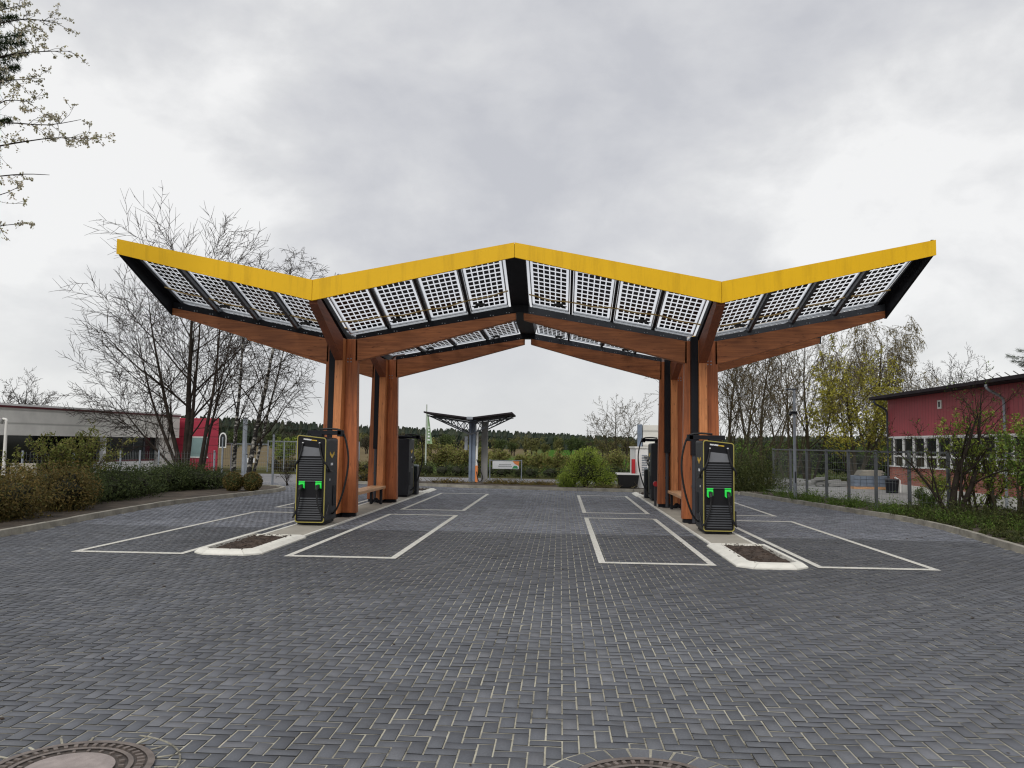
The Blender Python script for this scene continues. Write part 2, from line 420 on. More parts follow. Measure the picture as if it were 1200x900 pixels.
def sheet(name, poly, z, mat, kind='structure'):
    b = MB(); b.add([(x, y, z) for x, y in poly], [tuple(range(len(poly)))])
    o = b.build(name, mat)
    if kind: o['kind'] = kind
    return o

KL = [(-8.9, -6), (-9.0, 5), (-9.1, 10), (-9.2, 12.5), (-9.24, 13.6), (-9.4, 15.3), (-9.58, 16.9), (-9.72, 18.6), (-9.80, 19.8), (-9.74, 21.4), (-9.55, 23.0), (-9.32, 24.6), (-9.16, 26.0), (-9.15, 27.2), (-9.38, 28.2), (-9.9, 28.8), (-10.8, 29.1), (-13, 29.5), (-18, 30.2), (-27, 31.6)]
KR = [(7.0, -6), (7.1, 5), (7.2, 10), (7.42, 13.9), (7.68, 15.8), (7.9, 18.0), (7.88, 20.2), (7.52, 22.0), (7.14, 24.4), (6.64, 27.3), (6.25, 29.6)]
KB = [(-9.0, 32.9), (-7.0, 32.3), (-4.97, 31.6), (-3, 31.0), (-1.12, 30.5), (0.8, 30.2), (2.71, 30.0), (4.6, 29.85), (6.25, 29.85)]

def spline(pts, n=6):
    out = []; P = [Vector((*p, 0)) if len(p) == 2 else Vector(p) for p in pts]
    for i in range(len(P) - 1):
        p0 = P[max(i - 1, 0)]; p1 = P[i]; p2 = P[i + 1]; p3 = P[min(i + 2, len(P) - 1)]
        for k in range(n):
            t = k / n
            out.append(.5 * ((2 * p1) + (p2 - p0) * t + (2 * p0 - 5 * p1 + 4 * p2 - p3) * t * t + (3 * p1 - p0 - 3 * p2 + p3) * t ** 3))
    out.append(P[-1]); return out
def strip_profile(b, path, prof):     # sweep profile (offset to the left, z) along path
    k = len(prof); o = len(b.v)
    for i, p in enumerate(path):
        d = path[min(i + 1, len(path) - 1)] - path[max(i - 1, 0)]; d.z = 0; d.normalize()
        nrm = Vector((-d.y, d.x, 0))
        for a, z in prof: q = p + nrm * a; b.v.append((q.x, q.y, z))
    for i in range(len(path) - 1):
        for j in range(k - 1):
            a = o + i * k + j; b.f.append((a, a + 1, a + k + 1, a + k))
def kerb(name, pts, side, label):
    path = spline(pts); s = side
    # individual kerb stones, one metre each, with fine gaps
    cum = [0]
    for i in range(1, len(path)): cum.append(cum[-1] + (path[i] - path[i - 1]).length)
    def P(t):
        for i in range(1, len(path)):
            if cum[i] >= t:
                f = (t - cum[i - 1]) / max(1e-9, cum[i] - cum[i - 1]); return path[i - 1].lerp(path[i], f)
        return path[-1]
    b = MB(); t = 0; rng = random.Random(3)
    while t < cum[-1] - .2:
        e = min(t + 1.0, cum[-1]); a = P(t + .006); c = P(e - .006); d = (c - a).normalized(); nn = Vector((-d.y, d.x, 0)) * s
        h = .105 + rng.uniform(-.004, .004)
        b.hexa([a + Vector((0, 0, -.05)), c + Vector((0, 0, -.05)), c + nn * .12 + Vector((0, 0, -.05)), a + nn * .12 + Vector((0, 0, -.05)),
                a + nn * .01 + Vector((0, 0, h)), c + nn * .01 + Vector((0, 0, h)), c + nn * .12 + Vector((0, 0, h)), a + nn * .12 + Vector((0, 0, h))])
        t += 1.0
    o = b.build(name, 'kerb'); o['kind'] = 'structure'; return path
pL = kerb('kerb', KL, 1, ''); pR = kerb('kerb', KR, -1, ''); pB = kerb('kerb', KB, 1, '')

# herringbone block paving, every block a bevelled stone
def in_lot(x, y):
    xl = np.interp(y, [p[1] for p in KL[:15]], [p[0] for p in KL[:15]])
    xr = np.interp(y, [p[1] for p in KR], [p[0] for p in KR])
    yb = np.interp(x, [p[0] for p in KB], [p[1] for p in KB])
    return (x > np.where(y < 28.4, xl, -12.0)) & (x < xr) & (y < yb)
def paving():
    U = .0925; x0, x1, y0, y1 = -12.0, 8.2, 1.0, 33.0
    nx = int((x1 - x0) / U); ny = int((y1 - y0) / U)
    I, J = np.meshgrid(np.arange(nx), np.arange(ny), indexing='ij'); S = (I - J) % 4
    rs = np.random.RandomState(5); g = .0029; gy = .0036; bv = .0028
    quads = []
    for s, w, l in ((0, 2, 1), (3, 1, 2)):
        i = I[S == s]; j = J[S == s]
        ax = x0 + i * U; ay = y0 + j * U
        keep = in_lot(ax + w * U / 2, ay + l * U / 2)
        ax = ax[keep]; ay = ay[keep]; k = len(ax)
        dz = rs.uniform(-.0015, .0015, k); jx = rs.uniform(-.0012, .0012, k); jy = rs.uniform(-.0012, .0012, k)
        tx = rs.normal(0, .0012, k); ty = rs.normal(0, .0012, k)
        V = np.zeros((k, 8, 3))
        for q, (sx_, sy_) in enumerate(((0, 0), (1, 0), (1, 1), (0, 1))):
            dx = (w * U - 2 * g) * sx_ + g; dy = (l * U - 2 * gy) * sy_ + gy
            V[:, q, 0] = ax + dx + jx; V[:, q, 1] = ay + dy + jy; V[:, q, 2] = -.012
            V[:, q + 4, 0] = ax + dx + jx + (bv if sx_ == 0 else -bv); V[:, q + 4, 1] = ay + dy + jy + (bv if sy_ == 0 else -bv)
            V[:, q + 4, 2] = dz + tx * (sx_ - .5) + ty * (sy_ - .5)
        quads.append(V)
    V = np.concatenate(quads); k = len(V)
    fb = np.array([(4, 5, 6, 7), (0, 1, 5, 4), (1, 2, 6, 5), (2, 3, 7, 6), (3, 0, 4, 7)])
    F = (fb[None] + (np.arange(k) * 8)[:, None, None]).reshape(-1, 4)
    me = bpy.data.meshes.new('paving')
    me.vertices.add(k * 8); me.vertices.foreach_set('co', V.reshape(-1).astype(np.float32))
    me.loops.add(F.size); me.loops.foreach_set('vertex_index', F.reshape(-1).astype(np.int32))
    me.polygons.add(len(F)); me.polygons.foreach_set('loop_start', (np.arange(len(F)) * 4).astype(np.int32))
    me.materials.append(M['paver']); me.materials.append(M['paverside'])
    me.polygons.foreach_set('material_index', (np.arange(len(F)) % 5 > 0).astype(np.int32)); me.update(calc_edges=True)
    o = bpy.data.objects.new('paving', me); COL.objects.link(o); o['kind'] = 'structure'
paving()
sheet('paving_bed', [(-12, .5), (8.2, .5), (8.2, 33.2), (-12, 33.2)], -.0034, 'sand')
# beds, drive, road
pl = [(p.x - .115, p.y) for p in pL]
def bed(name, pts, z, mat, nsub=0):
    return sheet(name, pts, z, mat)
left_edge = [(p.x - .11, p.y + (.0 if p.y < 28.5 else .1)) for p in pL]
bed('planting_bed', left_edge + [(-40, 33), (-40, -6)], .075, 'bedsoil')
bed('planting_bed', [(p.x + .11, p.y) for p in pR] + [(9.0, 31.5), (12.0, 31.5), (12.0, -6)], .075, 'bedsoil')
bed('planting_bed', [(p.x, p.y + .11) for p in pB] + [(6.25, 34.4), (-9.0, 34.4)], .07, 'bedsoil')
sheet('road', [(-70, 31.2), (-12, 29.6), (-9.0, 29.2), (-9.0, 34.4), (9, 34.4), (9.5, 36), (9.5, 39.3), (-6, 40.2), (-70, 47)], .0, 'road')
sheet('yard', [(9.3, 24.2), (12.3, 24.2), (12.3, 44), (7.8, 44), (7.6, 31)], .09, 'conc_grey')
sheet('yard', [(12.0, 20), (12.35, 20), (12.35, 24.2), (12.0, 24.2)], .091, 'conc_grey')

# painted bays
def line(b, x0, x1, y0, y1, z=.005): b.add([(x0, y0, z), (x1, y0, z), (x1, y1, z), (x0, y1, z)], [(0, 1, 2, 3)])
BAYS = [(-7.09, -5.42, 'far left', 0), (-3.94, -2.32, 'inner left', 0), (.55, 2.18, 'inner right', 0), (3.56, 5.21, 'far right', 0)]
ROWS = [(11.84, 19.16), (20.46, 27.48)]
def bay(x0, x1, y0, y1, skew):
    b = MB(); w = .095; h = .15; s = skew
    z = .006
    def Q(pts): b.add([(x, y, z) for x, y in pts], [(0, 1, 2, 3)])
    Q([(x0, y0), (x0 + w, y0), (x0 + w, y1), (x0, y1)]); Q([(x1 - w, y0), (x1, y0), (x1, y1), (x1 - w, y1)])
    Q([(x0 + w, y0), (x1 - w, y0), (x1 - w, y0 + h), (x0 + w, y0 + h)]); Q([(x0 + w, y1 - h), (x1 - w, y1 - h), (x1 - w, y1), (x0 + w, y1)])
    o = b.build('bay_marking', 'paint'); o['kind'] = 'structure'
for x0, x1, _, _ in BAYS:
    for y0, y1 in ROWS: bay(x0, x1, y0, y1, 0)
# island edge lines and concrete
for (xa, xb) in ((-5.20, -4.39), (2.51, 3.33)):
    b = MB(); b.box(xa + .06, xb - .06, 13.9, 29.3, -.05, .018)
    o = b.build('island_paving', 'conc'); o['kind'] = 'structure'
    b = MB(); b.box(xa, xa + .058, 13.9, 29.3, -.05, .024); b.box(xb - .058, xb, 13.9, 29.3, -.05, .024)
    o = b.build('island_edging', 'white_stone'); o['kind'] = 'structure'

# planters at the ends of the islands
def planter(x0, x1, y0, y1, label, front=True):
    t = empty('island_planter', label, 'planter', ((x0 + x1) / 2, (y0 + y1) / 2, 0), 0, 'white kerbed planters at the island ends')
    cx, cyy = (x0 + x1) / 2, (y0 + y1) / 2
    def ring(ins, ch):
        a, b_, c, d = x0 + ins, x1 - ins, y0 + ins, y1 - ins
        if front: return [(a + ch, c), (b_ - ch, c), (b_, c + ch), (b_, d), (a, d), (a, c + ch)]
        return [(a, c), (b_, c), (b_, d - ch), (b_ - ch, d), (a + ch, d), (a, d - ch)]
    wide = 1 if x0 < 0 else -1      # the broad sloping stone faces the middle lane
    def ring2(ins, ch, broad):
        il, ir = (ins, ins * broad) if wide > 0 else (ins * broad, ins)
        a, b_, c, d = x0 + il, x1 - ir, y0 + ins * (broad if front else 1), y1 - ins * (1 if front else broad)
        if front: return [(a + ch, c), (b_ - ch, c), (b_, c + ch), (b_, d), (a, d), (a, c + ch)]
        return [(a, c), (b_, c), (b_, d - ch), (b_ - ch, d), (a + ch, d), (a, d - ch)]
    prof = [(ring2(0, .20, 1), -.02), (ring2(0, .20, 1), .02), (ring2(.05, .18, 1.7), .062), (ring2(.125, .12, 1.6), .070), (ring2(.13, .12, 1.7), .0)]
    b = MB(); n = 6
    for i in range(n):
        j = (i + 1) % n; Ls = math.dist(prof[0][0][i], prof[0][0][j]); k = max(1, round(Ls / .5))
        for q in range(k):
            u0, u1 = q / k + .0025 / Ls, (q + 1) / k - .0025 / Ls; o = len(b.v)
            for u in (u0, u1):
                for Rg, z in prof: b.v.append((Rg[i][0] + (Rg[j][0] - Rg[i][0]) * u - cx, Rg[i][1] + (Rg[j][1] - Rg[i][1]) * u - cyy, z))
            m5 = len(prof)
            for e in range(m5 - 1): b.f.append((o + e, o + m5 + e, o + m5 + e + 1, o + e + 1))
            b.f.append(tuple(o + e for e in range(m5))); b.f.append(tuple(o + m5 + e for e in range(m5))[::-1])
    b.build('kerb_stones', 'white_stone', t)
    # mulch: lumpy soil with chips
    rng = random.Random(int(x0 * 10)); s = MB(); nx, ny = 12, 22; rr = ring(.17, .10)
    ax, bx, ay, by = x0 + .16, x1 - .16, y0 + .17, y1 - .16
    vs = []
    for jy in range(ny + 1):
        for ix in range(nx + 1):
            u = ix / nx; v = jy / ny
            vs.append((ax + (bx - ax) * u - cx, ay + (by - ay) * v - cyy, .035 + .03 * math.sin(math.pi * u) * math.sin(math.pi * v) + rng.uniform(-.012, .016)))
    s.add(vs, [(q * (nx + 1) + i, q * (nx + 1) + i + 1, (q + 1) * (nx + 1) + i + 1, (q + 1) * (nx + 1) + i) for q in range(ny) for i in range(nx)])
    for _ in range(260):
        x = rng.uniform(ax, bx) - cx; y = rng.uniform(ay, by) - cyy; r = rng.uniform(.008, .022); a = rng.uniform(0, 3.1)
        d = Vector((math.cos(a), math.sin(a), rng.uniform(-.3, .3))) * r
        s.bar(Vector((x, y, .068)) - d, Vector((x, y, .068)) + d, r * .7, r * .4)
    s.build('mulch', 'soil', t)
    return t
planter(-5.34, -4.32, 11.85, 14.15, 'white kerbed planter of mulch at the near end of the left charging island')
planter(2.44, 3.42, 11.62, 14.15, 'white kerbed planter of mulch at the near end of the right charging island')
planter(-5.26, -4.34, 27.4, 29.5, 'small white kerbed planter at the far end of the left charging island', False)
planter(2.46, 3.38, 27.2, 29.2, 'small white kerbed planter at the far end of the right charging island', False)

# manholes
def manhole(x, y, label, ring_pavers):
    t = empty('manhole_cover', label, 'manhole cover', (x, y, 0))
    def disc(r, z, r0=0, n=48):
        b = MB()
        if r0 == 0:
            b.add([(r * math.cos(a), r * math.sin(a), z) for a in np.linspace(0, 2 * math.pi, n, endpoint=False)], [tuple(range(n))])
        else:
            vs = [(q * math.cos(a), q * math.sin(a), z) for a in np.linspace(0, 2 * math.pi, n, endpoint=False) for q in (r0, r)]
            b.add(vs, [(2 * i, 2 * i + 1, (2 * i + 3) % (2 * n), (2 * i + 2) % (2 * n)) for i in range(n)])
        return b
    disc(.385, .004).build('frame', 'iron', t)
    b = disc(.40, .010, .365); b.build('outer_rim', 'stud', t)
    b = disc(.30, .011, .275); b.build('inner_rim', 'stud', t)
    disc(.215, .013).build('concrete_infill', 'plugconc', t)
    b = MB(); n = 44
    for i in range(n):
        a = 2 * math.pi * i / n
        for r, w, l in ((.333, .020, .036), (.246, .014, .026)):
            if r < .3 and i % 2: continue
            d = Vector((math.cos(a), math.sin(a), 0)); e = Vector((-d.y, d.x, 0)); c = d * r
            lo = [c - d * l / 2 - e * w / 2, c + d * l / 2 - e * w / 2, c + d * l / 2 + e * w / 2, c - d * l / 2 + e * w / 2]
            b.hexa([q + Vector((0, 0, .004)) for q in lo] + [q * 1.0 + Vector((0, 0, .013)) for q in lo])
    b.build('stud', 'stud', t)
    if ring_pavers:
        disc(.545, .0026, .395).build('mortar_ring', 'sand', t)
        b = MB(); n = 26
        for i in range(n):
            a0 = 2 * math.pi * i / n + .016; a1 = 2 * math.pi * (i + 1) / n - .016
            P = [(r * math.cos(a), r * math.sin(a)) for r, a in ((.412, a0), (.53, a0), (.53, a1), (.412, a1))]
            b.prism(P, 0, .006)
        b.build('paver_ring', 'paver', t)
    else:
        b = MB(); rng = random.Random(8)
        for k in range(9):
            a = .2 + k * .33; r0 = .41; r1 = .41 + rng.uniform(.05, .11)
            d = Vector((math.cos(a), math.sin(a), 0)); b.bar(d * r0 + Vector((0, 0, .003)), d * r1 + Vector((0, 0, .003)), .012, .004)
        for k in range(14):
            a = .1 + k * .09; a2 = a + .1; r = .52
            b.bar((r * math.cos(a), r * math.sin(a), .003), (r * math.cos(a2), r * math.sin(a2), .003), .010, .004)
        b.build('mortar_joint', 'sand', t)
    return t
manhole(-2.43, 4.13, 'round cast iron manhole cover with concrete centre at the lower left', False)
manhole(.44, 4.16, 'round cast iron manhole cover ringed by cut pavers at the bottom edge right of centre', True)
d_ = G(587, 651)
b = MB(); b.box(-.11, .11, -.1, .1, .0, .004); o = b.build('drain_slot', 'rubber'); o.location = (d_.x, d_.y, .002)
tag(o, 'small dark slotted drain let into the paving between the two inner bays', 'drain')
# scattered litter
b = MB(); rng = random.Random(12)
for _ in range(140):
    x = rng.uniform(-8, 7); y = rng.uniform(4, 20); r = rng.uniform(.006, .018); a = rng.uniform(0, 6.3)
    d = Vector((math.cos(a), math.sin(a), 0)) * r; b.bar(Vector((x, y, .006)) - d, Vector((x, y, .008)) + d, r, r * .4)
o = b.build('leaf_litter', 'soil'); tag(o, 'tiny dark bits of leaf and bark scattered on the paving', 'leaf litter', None, 'stuff')

# ------------------------------------------------------------------ the charging canopy
CAN = empty('charging_canopy', 'large yellow edged butterfly canopy of red brown timber with see-through solar panels', 'canopy', (XR, (Y1 + Y2) / 2, 0))
CO = (XR, (Y1 + Y2) / 2, 0)
def part(b, name, mat, parent=CAN, bevel=0, smooth=False):
    if parent is CAN: return b.build(name, mat, parent, bevel, smooth, CO)
    return b.build(name, mat, parent, bevel, smooth, CO)
def zroof(dx, Y):      # height of the panel plane
    a = abs(dx)
    def prof(v, r, e): return r + (v - r) * a / VW if a <= VW else v + (e - v) * (a - VW) / (HW - VW)
    z0 = prof(4.70, 5.45, 5.53); z1 = prof(4.02, 4.76, 4.82)
    if Y <= Y1: t = (Y1 - Y) / (Y1 - Y0)
    elif Y >= Y2: t = (Y - Y2) / (Y3 - Y2)
    else: t = 0
    return z1 + (z0 - z1) * t
# fascia boards
def fascia(Yf, out):
    seg = [(-HW, -VW, 5.31, 4.385, 5.61, 4.795), (-VW, 0, 4.385, 5.24, 4.795, 5.53), (0, VW, 5.24, 4.365, 5.53, 4.775), (VW, HW, 4.365, 5.285, 4.775, 5.575)]
    for a, c, za, zc, ta, tc_ in seg:
        g = .004; bb = MB(); ya, yb = (Yf - .05, Yf) if out < 0 else (Yf, Yf + .05)
        bb.hexa([(XR + a + g, ya, za), (XR + c - g, ya, zc), (XR + c - g, yb, zc), (XR + a + g, yb, za), (XR + a + g, ya, ta), (XR + c - g, ya, tc_), (XR + c - g, yb, tc_), (XR + a + g, yb, ta)])
        part(bb, 'fascia_board', 'yellow')
        bb = MB(); ya, yb = (Yf + .002, Yf + .05) if out < 0 else (Yf - .05, Yf - .002)
        bb.hexa([(XR + a, ya, za + .02), (XR + c, ya, zc + .02), (XR + c, yb, zc + .02), (XR + a, yb, za + .02), (XR + a, ya, ta - .02), (XR + c, ya, tc_ - .02), (XR + c, yb, tc_ - .02), (XR + a, yb, ta - .02)])
        part(bb, 'fascia_backing', 'black')
fascia(Y0, -1); fascia(Y3, 1)
# side rakes
for s in (-1, 1):
    bb = MB(); X = XR + s * HW; xa, xb = sorted((X, X - s * .05))
    for (ya, zla, zha, yb, zlb, zhb) in ((Y0 + .055, 5.30, 5.60, Y1, 4.45, 4.88), (Y1 + .001, 4.72, 4.88, Y2 - .001, 4.72, 4.88), (Y2, 4.45, 4.88, Y3 - .055, 5.30, 5.60)):
        bb.hexa([(xa, ya, zla), (xb, ya, zla), (xb, yb, zlb), (xa, yb, zlb), (xa, ya, zha), (xb, ya, zha), (xb, yb, zhb), (xa, yb, zhb)])
    part(bb, 'side_board', 'black')
    bb = MB()       # soffit edging between side board and first panel
    for ya, yb in ((Y0 + .06, Y1), (Y1, Y2), (Y2, Y3 - .06)):
        x0_, x1_ = HW - .06, HW - .20
        P = [(XR + s * x0_, ya, zroof(x0_, ya) - .04), (XR + s * x1_, ya, zroof(x1_, ya) - .04), (XR + s * x1_, yb, zroof(x1_, yb) - .04), (XR + s * x0_, yb, zroof(x0_, yb) - .04)]
        bb.hexa(P + [(a, q, z + .05) for a, q, z in P])
    part(bb, 'edge_soffit', 'black')
# ridge and valley black box beams
def long_box(dx, w, drop, name, mat, up=.04):
    bb = MB()
    for ya, yb in ((Y0 + .06, Y1), (Y1, Y2), (Y2, Y3 - .06)):
        x0_, x1_ = XR + dx - w / 2, XR + dx + w / 2; za, zb = zroof(dx, ya), zroof(dx, yb)
        bb.hexa([(x0_, ya, za - drop), (x1_, ya, za - drop), (x1_, yb, zb - drop), (x0_, yb, zb - drop), (x0_, ya, za + up), (x1_, ya, za + up), (x1_, yb, zb + up), (x0_, yb, zb + up)])
    return part(bb, name, mat)
long_box(0, .40, .10, 'ridge_beam', 'black')
for s in (-1, 1): long_box(s * VW, .20, .10, 'valley_gutter', 'black')
# purlins between panels
NP = 4
def facets():
    yield (-1, 'o'); yield (-1, 'i'); yield (1, 'i'); yield (1, 'o')
def frange(kind): return (.22, VW - .12) if kind == 'i' else (VW + .12, HW - .20)
for s, kind in facets():
    a, c = frange(kind)
    for k in range(1, NP):
        dx = a + (c - a) * k / NP; w = .05 if kind == 'i' else .07; dr = .06 if kind == 'i' else .13
        long_box(s * dx, w, dr, 'purlin', 'black' if kind == 'i' else 'anthracite', .03)
# solar panels
def P3(s, dx, Y, dz=0): return Vector((XR + s * dx, Y, zroof(dx, Y) + dz))
def solar(s, kind, k, ya, yb):
    a, c = frange(kind); w = (c - a) / NP; g = .04
    x0_, x1_ = a + w * k + g, a + w * (k + 1) - g
    ya += .03; yb -= .03
    def Q(u, v, dz=0): return P3(s, x0_ + (x1_ - x0_) * u, ya + (yb - ya) * v, dz)
    fr = MB()
    du = .022 / (x1_ - x0_); dv = .022 / (yb - ya)
    for (u0, v0, u1, v1) in ((0, 0, 1, dv), (0, 1 - dv, 1, 1), (0, dv, du, 1 - dv), (1 - du, dv, 1, 1 - dv)):
        P = [Q(u0, v0, -.022), Q(u1, v0, -.022), Q(u1, v1, -.022), Q(u0, v1, -.022)]
        T = [Q(u0, v0, .015), Q(u1, v0, .015), Q(u1, v1, .015), Q(u0, v1, .015)]
        fr.hexa(P + T)
    p = part(fr, 'solar_panel', 'alu')
    gl = MB(); gl.add([Q(du, dv, .004), Q(1 - du, dv, .004), Q(1 - du, 1 - dv, .004), Q(du, 1 - dv, .004)], [(0, 1, 2, 3)])
    part(gl, 'glass', 'solarglass', p)
    ce = MB(); nc, nr = 6, (12 if ya < Y1 - .5 else 7)
    mu = .075; mv = .03
    for i in range(nc):
        for j in range(nr):
            uu = (1 - 2 * mu) / nc; vv = (1 - 2 * mv) / nr
            u0 = mu + uu * (i + .10); u1 = mu + uu * (i + .90); v0 = mv + vv * (j + .13); v1 = mv + vv * (j + .87)
            ce.add([Q(u0, v0, -.002), Q(u1, v0, -.002), Q(u1, v1, -.002), Q(u0, v1, -.002)], [(0, 1, 2, 3)])
    part(ce, 'cell_grid', 'cell', p)
    # junction box and lead
    if k % 2 == 0:
        jb = MB(); c0 = Q(.72, .86, -.05); jb.box(c0.x - .10, c0.x + .10, c0.y - .05, c0.y + .05, c0.z - .02, c0.z + .03)
        c1 = Q(.93, .86, -.05); jb.tube([c0, (c0 + c1) / 2 - Vector((0, 0, .04)), c1], .014, 5)
        part(jb, 'junction_box', 'rubber', p)
for s, kind in facets():
    for k in range(NP):
        for ya, yb in ((Y0 + .04, Y1 - .03), (Y1 + .03, (Y1 + Y2) / 2), ((Y1 + Y2) / 2, Y2 - .03), (Y2 + .03, Y3 - .04)): solar(s, kind, k, ya, yb)
# tan cable running under the panels
for s, kind in facets():
    a, c = frange(kind); bb = MB(); pts = []
    rng = random.Random(hash((s, kind == 'i')) % 97)
    for i in range(25):
        u = i / 24; dx = a + (c - a) * u
        sag = .03 * math.sin(u * NP * math.pi) ** 2
        pts.append(P3(s, dx, Y0 + (Y1 - Y0) * (.70 + .04 * math.sin(u * 5 + s)), -.06 - sag))
    bb.tube(pts, .016, 5); part(bb, 'cable', 'cable_y')
# cross frames: timber beams, steel strip, bolts
def frame(Yc):
    th = .10
    for s in (-1, 1):
        for kind in ('i', 'o'):
            if kind == 'i': xa, ta, ba, xb, tb, bb_ = VW - .30, 3.925, 3.43, .085, 4.53, 4.385
            else: xa, ta, ba, xb, tb, bb_ = VW + .30, 3.925, 3.41, HW - .06, 4.61, 4.46
            b = MB(); X = lambda q: XR + s * q
            lo = [(X(xa), Yc - th, ba), (X(xb), Yc - th, bb_), (X(xb), Yc + th, bb_), (X(xa), Yc + th, ba)]
            hi = [(X(xa), Yc - th, ta), (X(xb), Yc - th, tb), (X(xb), Yc + th, tb), (X(xa), Yc + th, ta)]
            # slight belly in the middle of the beam
            xm = (xa + xb) / 2; tm = (ta + tb) / 2; bm = (ba + bb_) / 2 - .02
            b.v = [(X(q), y, z) for q, t_, c_ in ((xa, ta, ba), (xm, tm, bm), (xb, tb, bb_)) for (y, z) in ((Yc - th, c_), (Yc + th, c_), (Yc + th, t_), (Yc - th, t_))]
            b.f = [(0, 1, 2, 3), (8, 11, 10, 9)] + [(k * 4 + i, k * 4 + 4 + i, k * 4 + 4 + (i + 1) % 4, k * 4 + (i + 1) % 4) for k in range(2) for i in range(4)]
            bm_ = part(b, 'timber_beam', 'wood_x', bevel=.008)
            st = MB(); za = zroof(xa, Yc) - .05; zb = zroof(xb, Yc) - .05
            st.hexa([(X(xa), Yc - .085, ta + .003), (X(xb), Yc - .085, tb + .003), (X(xb), Yc + .085, tb + .003), (X(xa), Yc + .085, ta + .003), (X(xa), Yc - .085, za), (X(xb), Yc - .085, zb), (X(xb), Yc + .085, zb), (X(xa), Yc + .085, za)])
            sp_ = part(st, 'steel_rail', 'black' if s < 0 else 'anthracite')
            bo = MB()
            for k in range(10):
                u = (k + .5) / 10
                for off in (-.03, .03):
                    q = xa + (xb - xa) * u + off; z = ta + (tb - ta) * u + .035
                    bo.tube([(X(q), Yc - .083, z), (X(q), Yc - .098, z)], .011, 6)
            part(bo, 'bolt', 'galv', sp_)
    b = MB(); b.box(XR - .19, XR + .19, Yc - .12, Yc + .12, 4.54, 4.70); part(b, 'ridge_box', 'black')
frame(Y1); frame(Y2)
# diagonal struts up to the fascia in the valleys
def strut(s, Ya, Yb, dirn):
    X = XR + s * VW; w = .085
    b = MB()
    ya, yb = Ya, Yb
    b.hexa([(X - w, ya, 4.33), (X + w, ya, 4.33), (X + w, yb, 3.42), (X - w, yb, 3.42), (X - w, ya, 4.55), (X + w, ya, 4.55), (X + w, yb, 3.93), (X - w, yb, 3.93)] if dirn > 0 else
           [(X - w, yb, 3.42), (X + w, yb, 3.42), (X + w, ya, 4.33), (X - w, ya, 4.33), (X - w, yb, 3.93), (X + w, yb, 3.93), (X + w, ya, 4.55), (X - w, ya, 4.55)])
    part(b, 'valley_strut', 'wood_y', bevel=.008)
for s in (-1, 1):
    strut(s, Y0 + .05, Y1 - .33, 1); strut(s, Y3 - .05, Y2 + .33, -1)
    X = XR + s * VW
    for ya, yb in ((Y1 + .34, Y1 + 1.7), (Y2 - .34, Y2 - 1.7)):
        b = MB(); P = [(X - .085, ya, 3.42), (X + .085, ya, 3.42), (X + .085, yb, 3.84), (X - .085, yb, 3.84)]; T_ = [(X - .085, ya, 3.90), (X + .085, ya, 3.90), (X + .085, yb, 3.905), (X - .085, yb, 3.905)]
        if yb < ya: P = [P[3], P[2], P[1], P[0]]; T_ = [T_[3], T_[2], T_[1], T_[0]]
        b.hexa(P + T_); part(b, 'knee_strut', 'wood_y', bevel=.008)
# columns, cross shaped
def column(s, Yc):
    X = XR + s * VW; b = MB(); zt_, zb_ = 3.93, .10
    hw_t, hw_b = .345, .41; ft, fb = .33, .45; h = .085
    c = MB()
    def arm(x0t, x1t, x0b, x1b, y0t, y1t, y0b, y1b, top=zt_):
        c.hexa([(X + x0b, Yc + y0b, zb_), (X + x1b, Yc + y0b, zb_), (X + x1b, Yc + y1b, zb_), (X + x0b, Yc + y1b, zb_), (X + x0t, Yc + y0t, top), (X + x1t, Yc + y0t, top), (X + x1t, Yc + y1t, top), (X + x0t, Yc + y1t, top)])
    arm(-hw_t, -h - .003, -hw_b, -h - .003, -.10, .10, -.10, .10, zt_)
    arm(h + .003, hw_t, h + .003, hw_b, -.10, .10, -.10, .10, zt_)
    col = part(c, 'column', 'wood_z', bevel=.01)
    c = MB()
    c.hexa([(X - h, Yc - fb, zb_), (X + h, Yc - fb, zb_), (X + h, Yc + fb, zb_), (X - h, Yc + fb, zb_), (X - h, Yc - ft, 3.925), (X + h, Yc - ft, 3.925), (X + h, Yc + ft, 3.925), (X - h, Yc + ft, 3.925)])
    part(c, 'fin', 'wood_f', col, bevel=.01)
    f = MB()
    f.box(X - hw_b + .03, X - .10, Yc - .07, Yc + .07, 0.01, .1); f.box(X + .10, X + hw_b - .03, Yc - .07, Yc + .07, 0.01, .1)
    f.box(X - .06, X + .06, Yc - fb + .03, Yc - .12, 0.01, .1); f.box(X - .06, X + .06, Yc + .12, Yc + fb - .03, 0.01, .1)
    f.box(X - .30, X + .30, Yc - .30, Yc + .30, 0.01, .03)
    part(f, 'steel_foot', 'black', col)
    ch = MB(); ch.box(X - .235, X - .09, Yc - .27, Yc - .105, 1.47, 4.0); part(ch, 'downpipe_casing', 'black', col)
    p = MB(); p.tube([(X - .165, Yc - .19, 1.47), (X - .165, Yc - .19, .02)], .05, 14); p.cyl(X - .165, Yc - .19, .78, .84, .06, 14); p.cyl(X - .165, Yc - .19, .25, .30, .06, 14)
    part(p, 'downpipe', 'anthracite', col, smooth=False)
    bo = MB()
    for i, j in ((0, 0), (1, 0), (0, 1), (1, 1)):
        bo.tube([(X + .14 + .07 * i, Yc - .099, 3.42 + .07 * j), (X + .14 + .07 * i, Yc - .115, 3.42 + .07 * j)], .014, 8)
    part(bo, 'bolt', 'galv', col)
for s in (-1, 1):
    for Yc in (Y1, Y2): column(s, Yc)

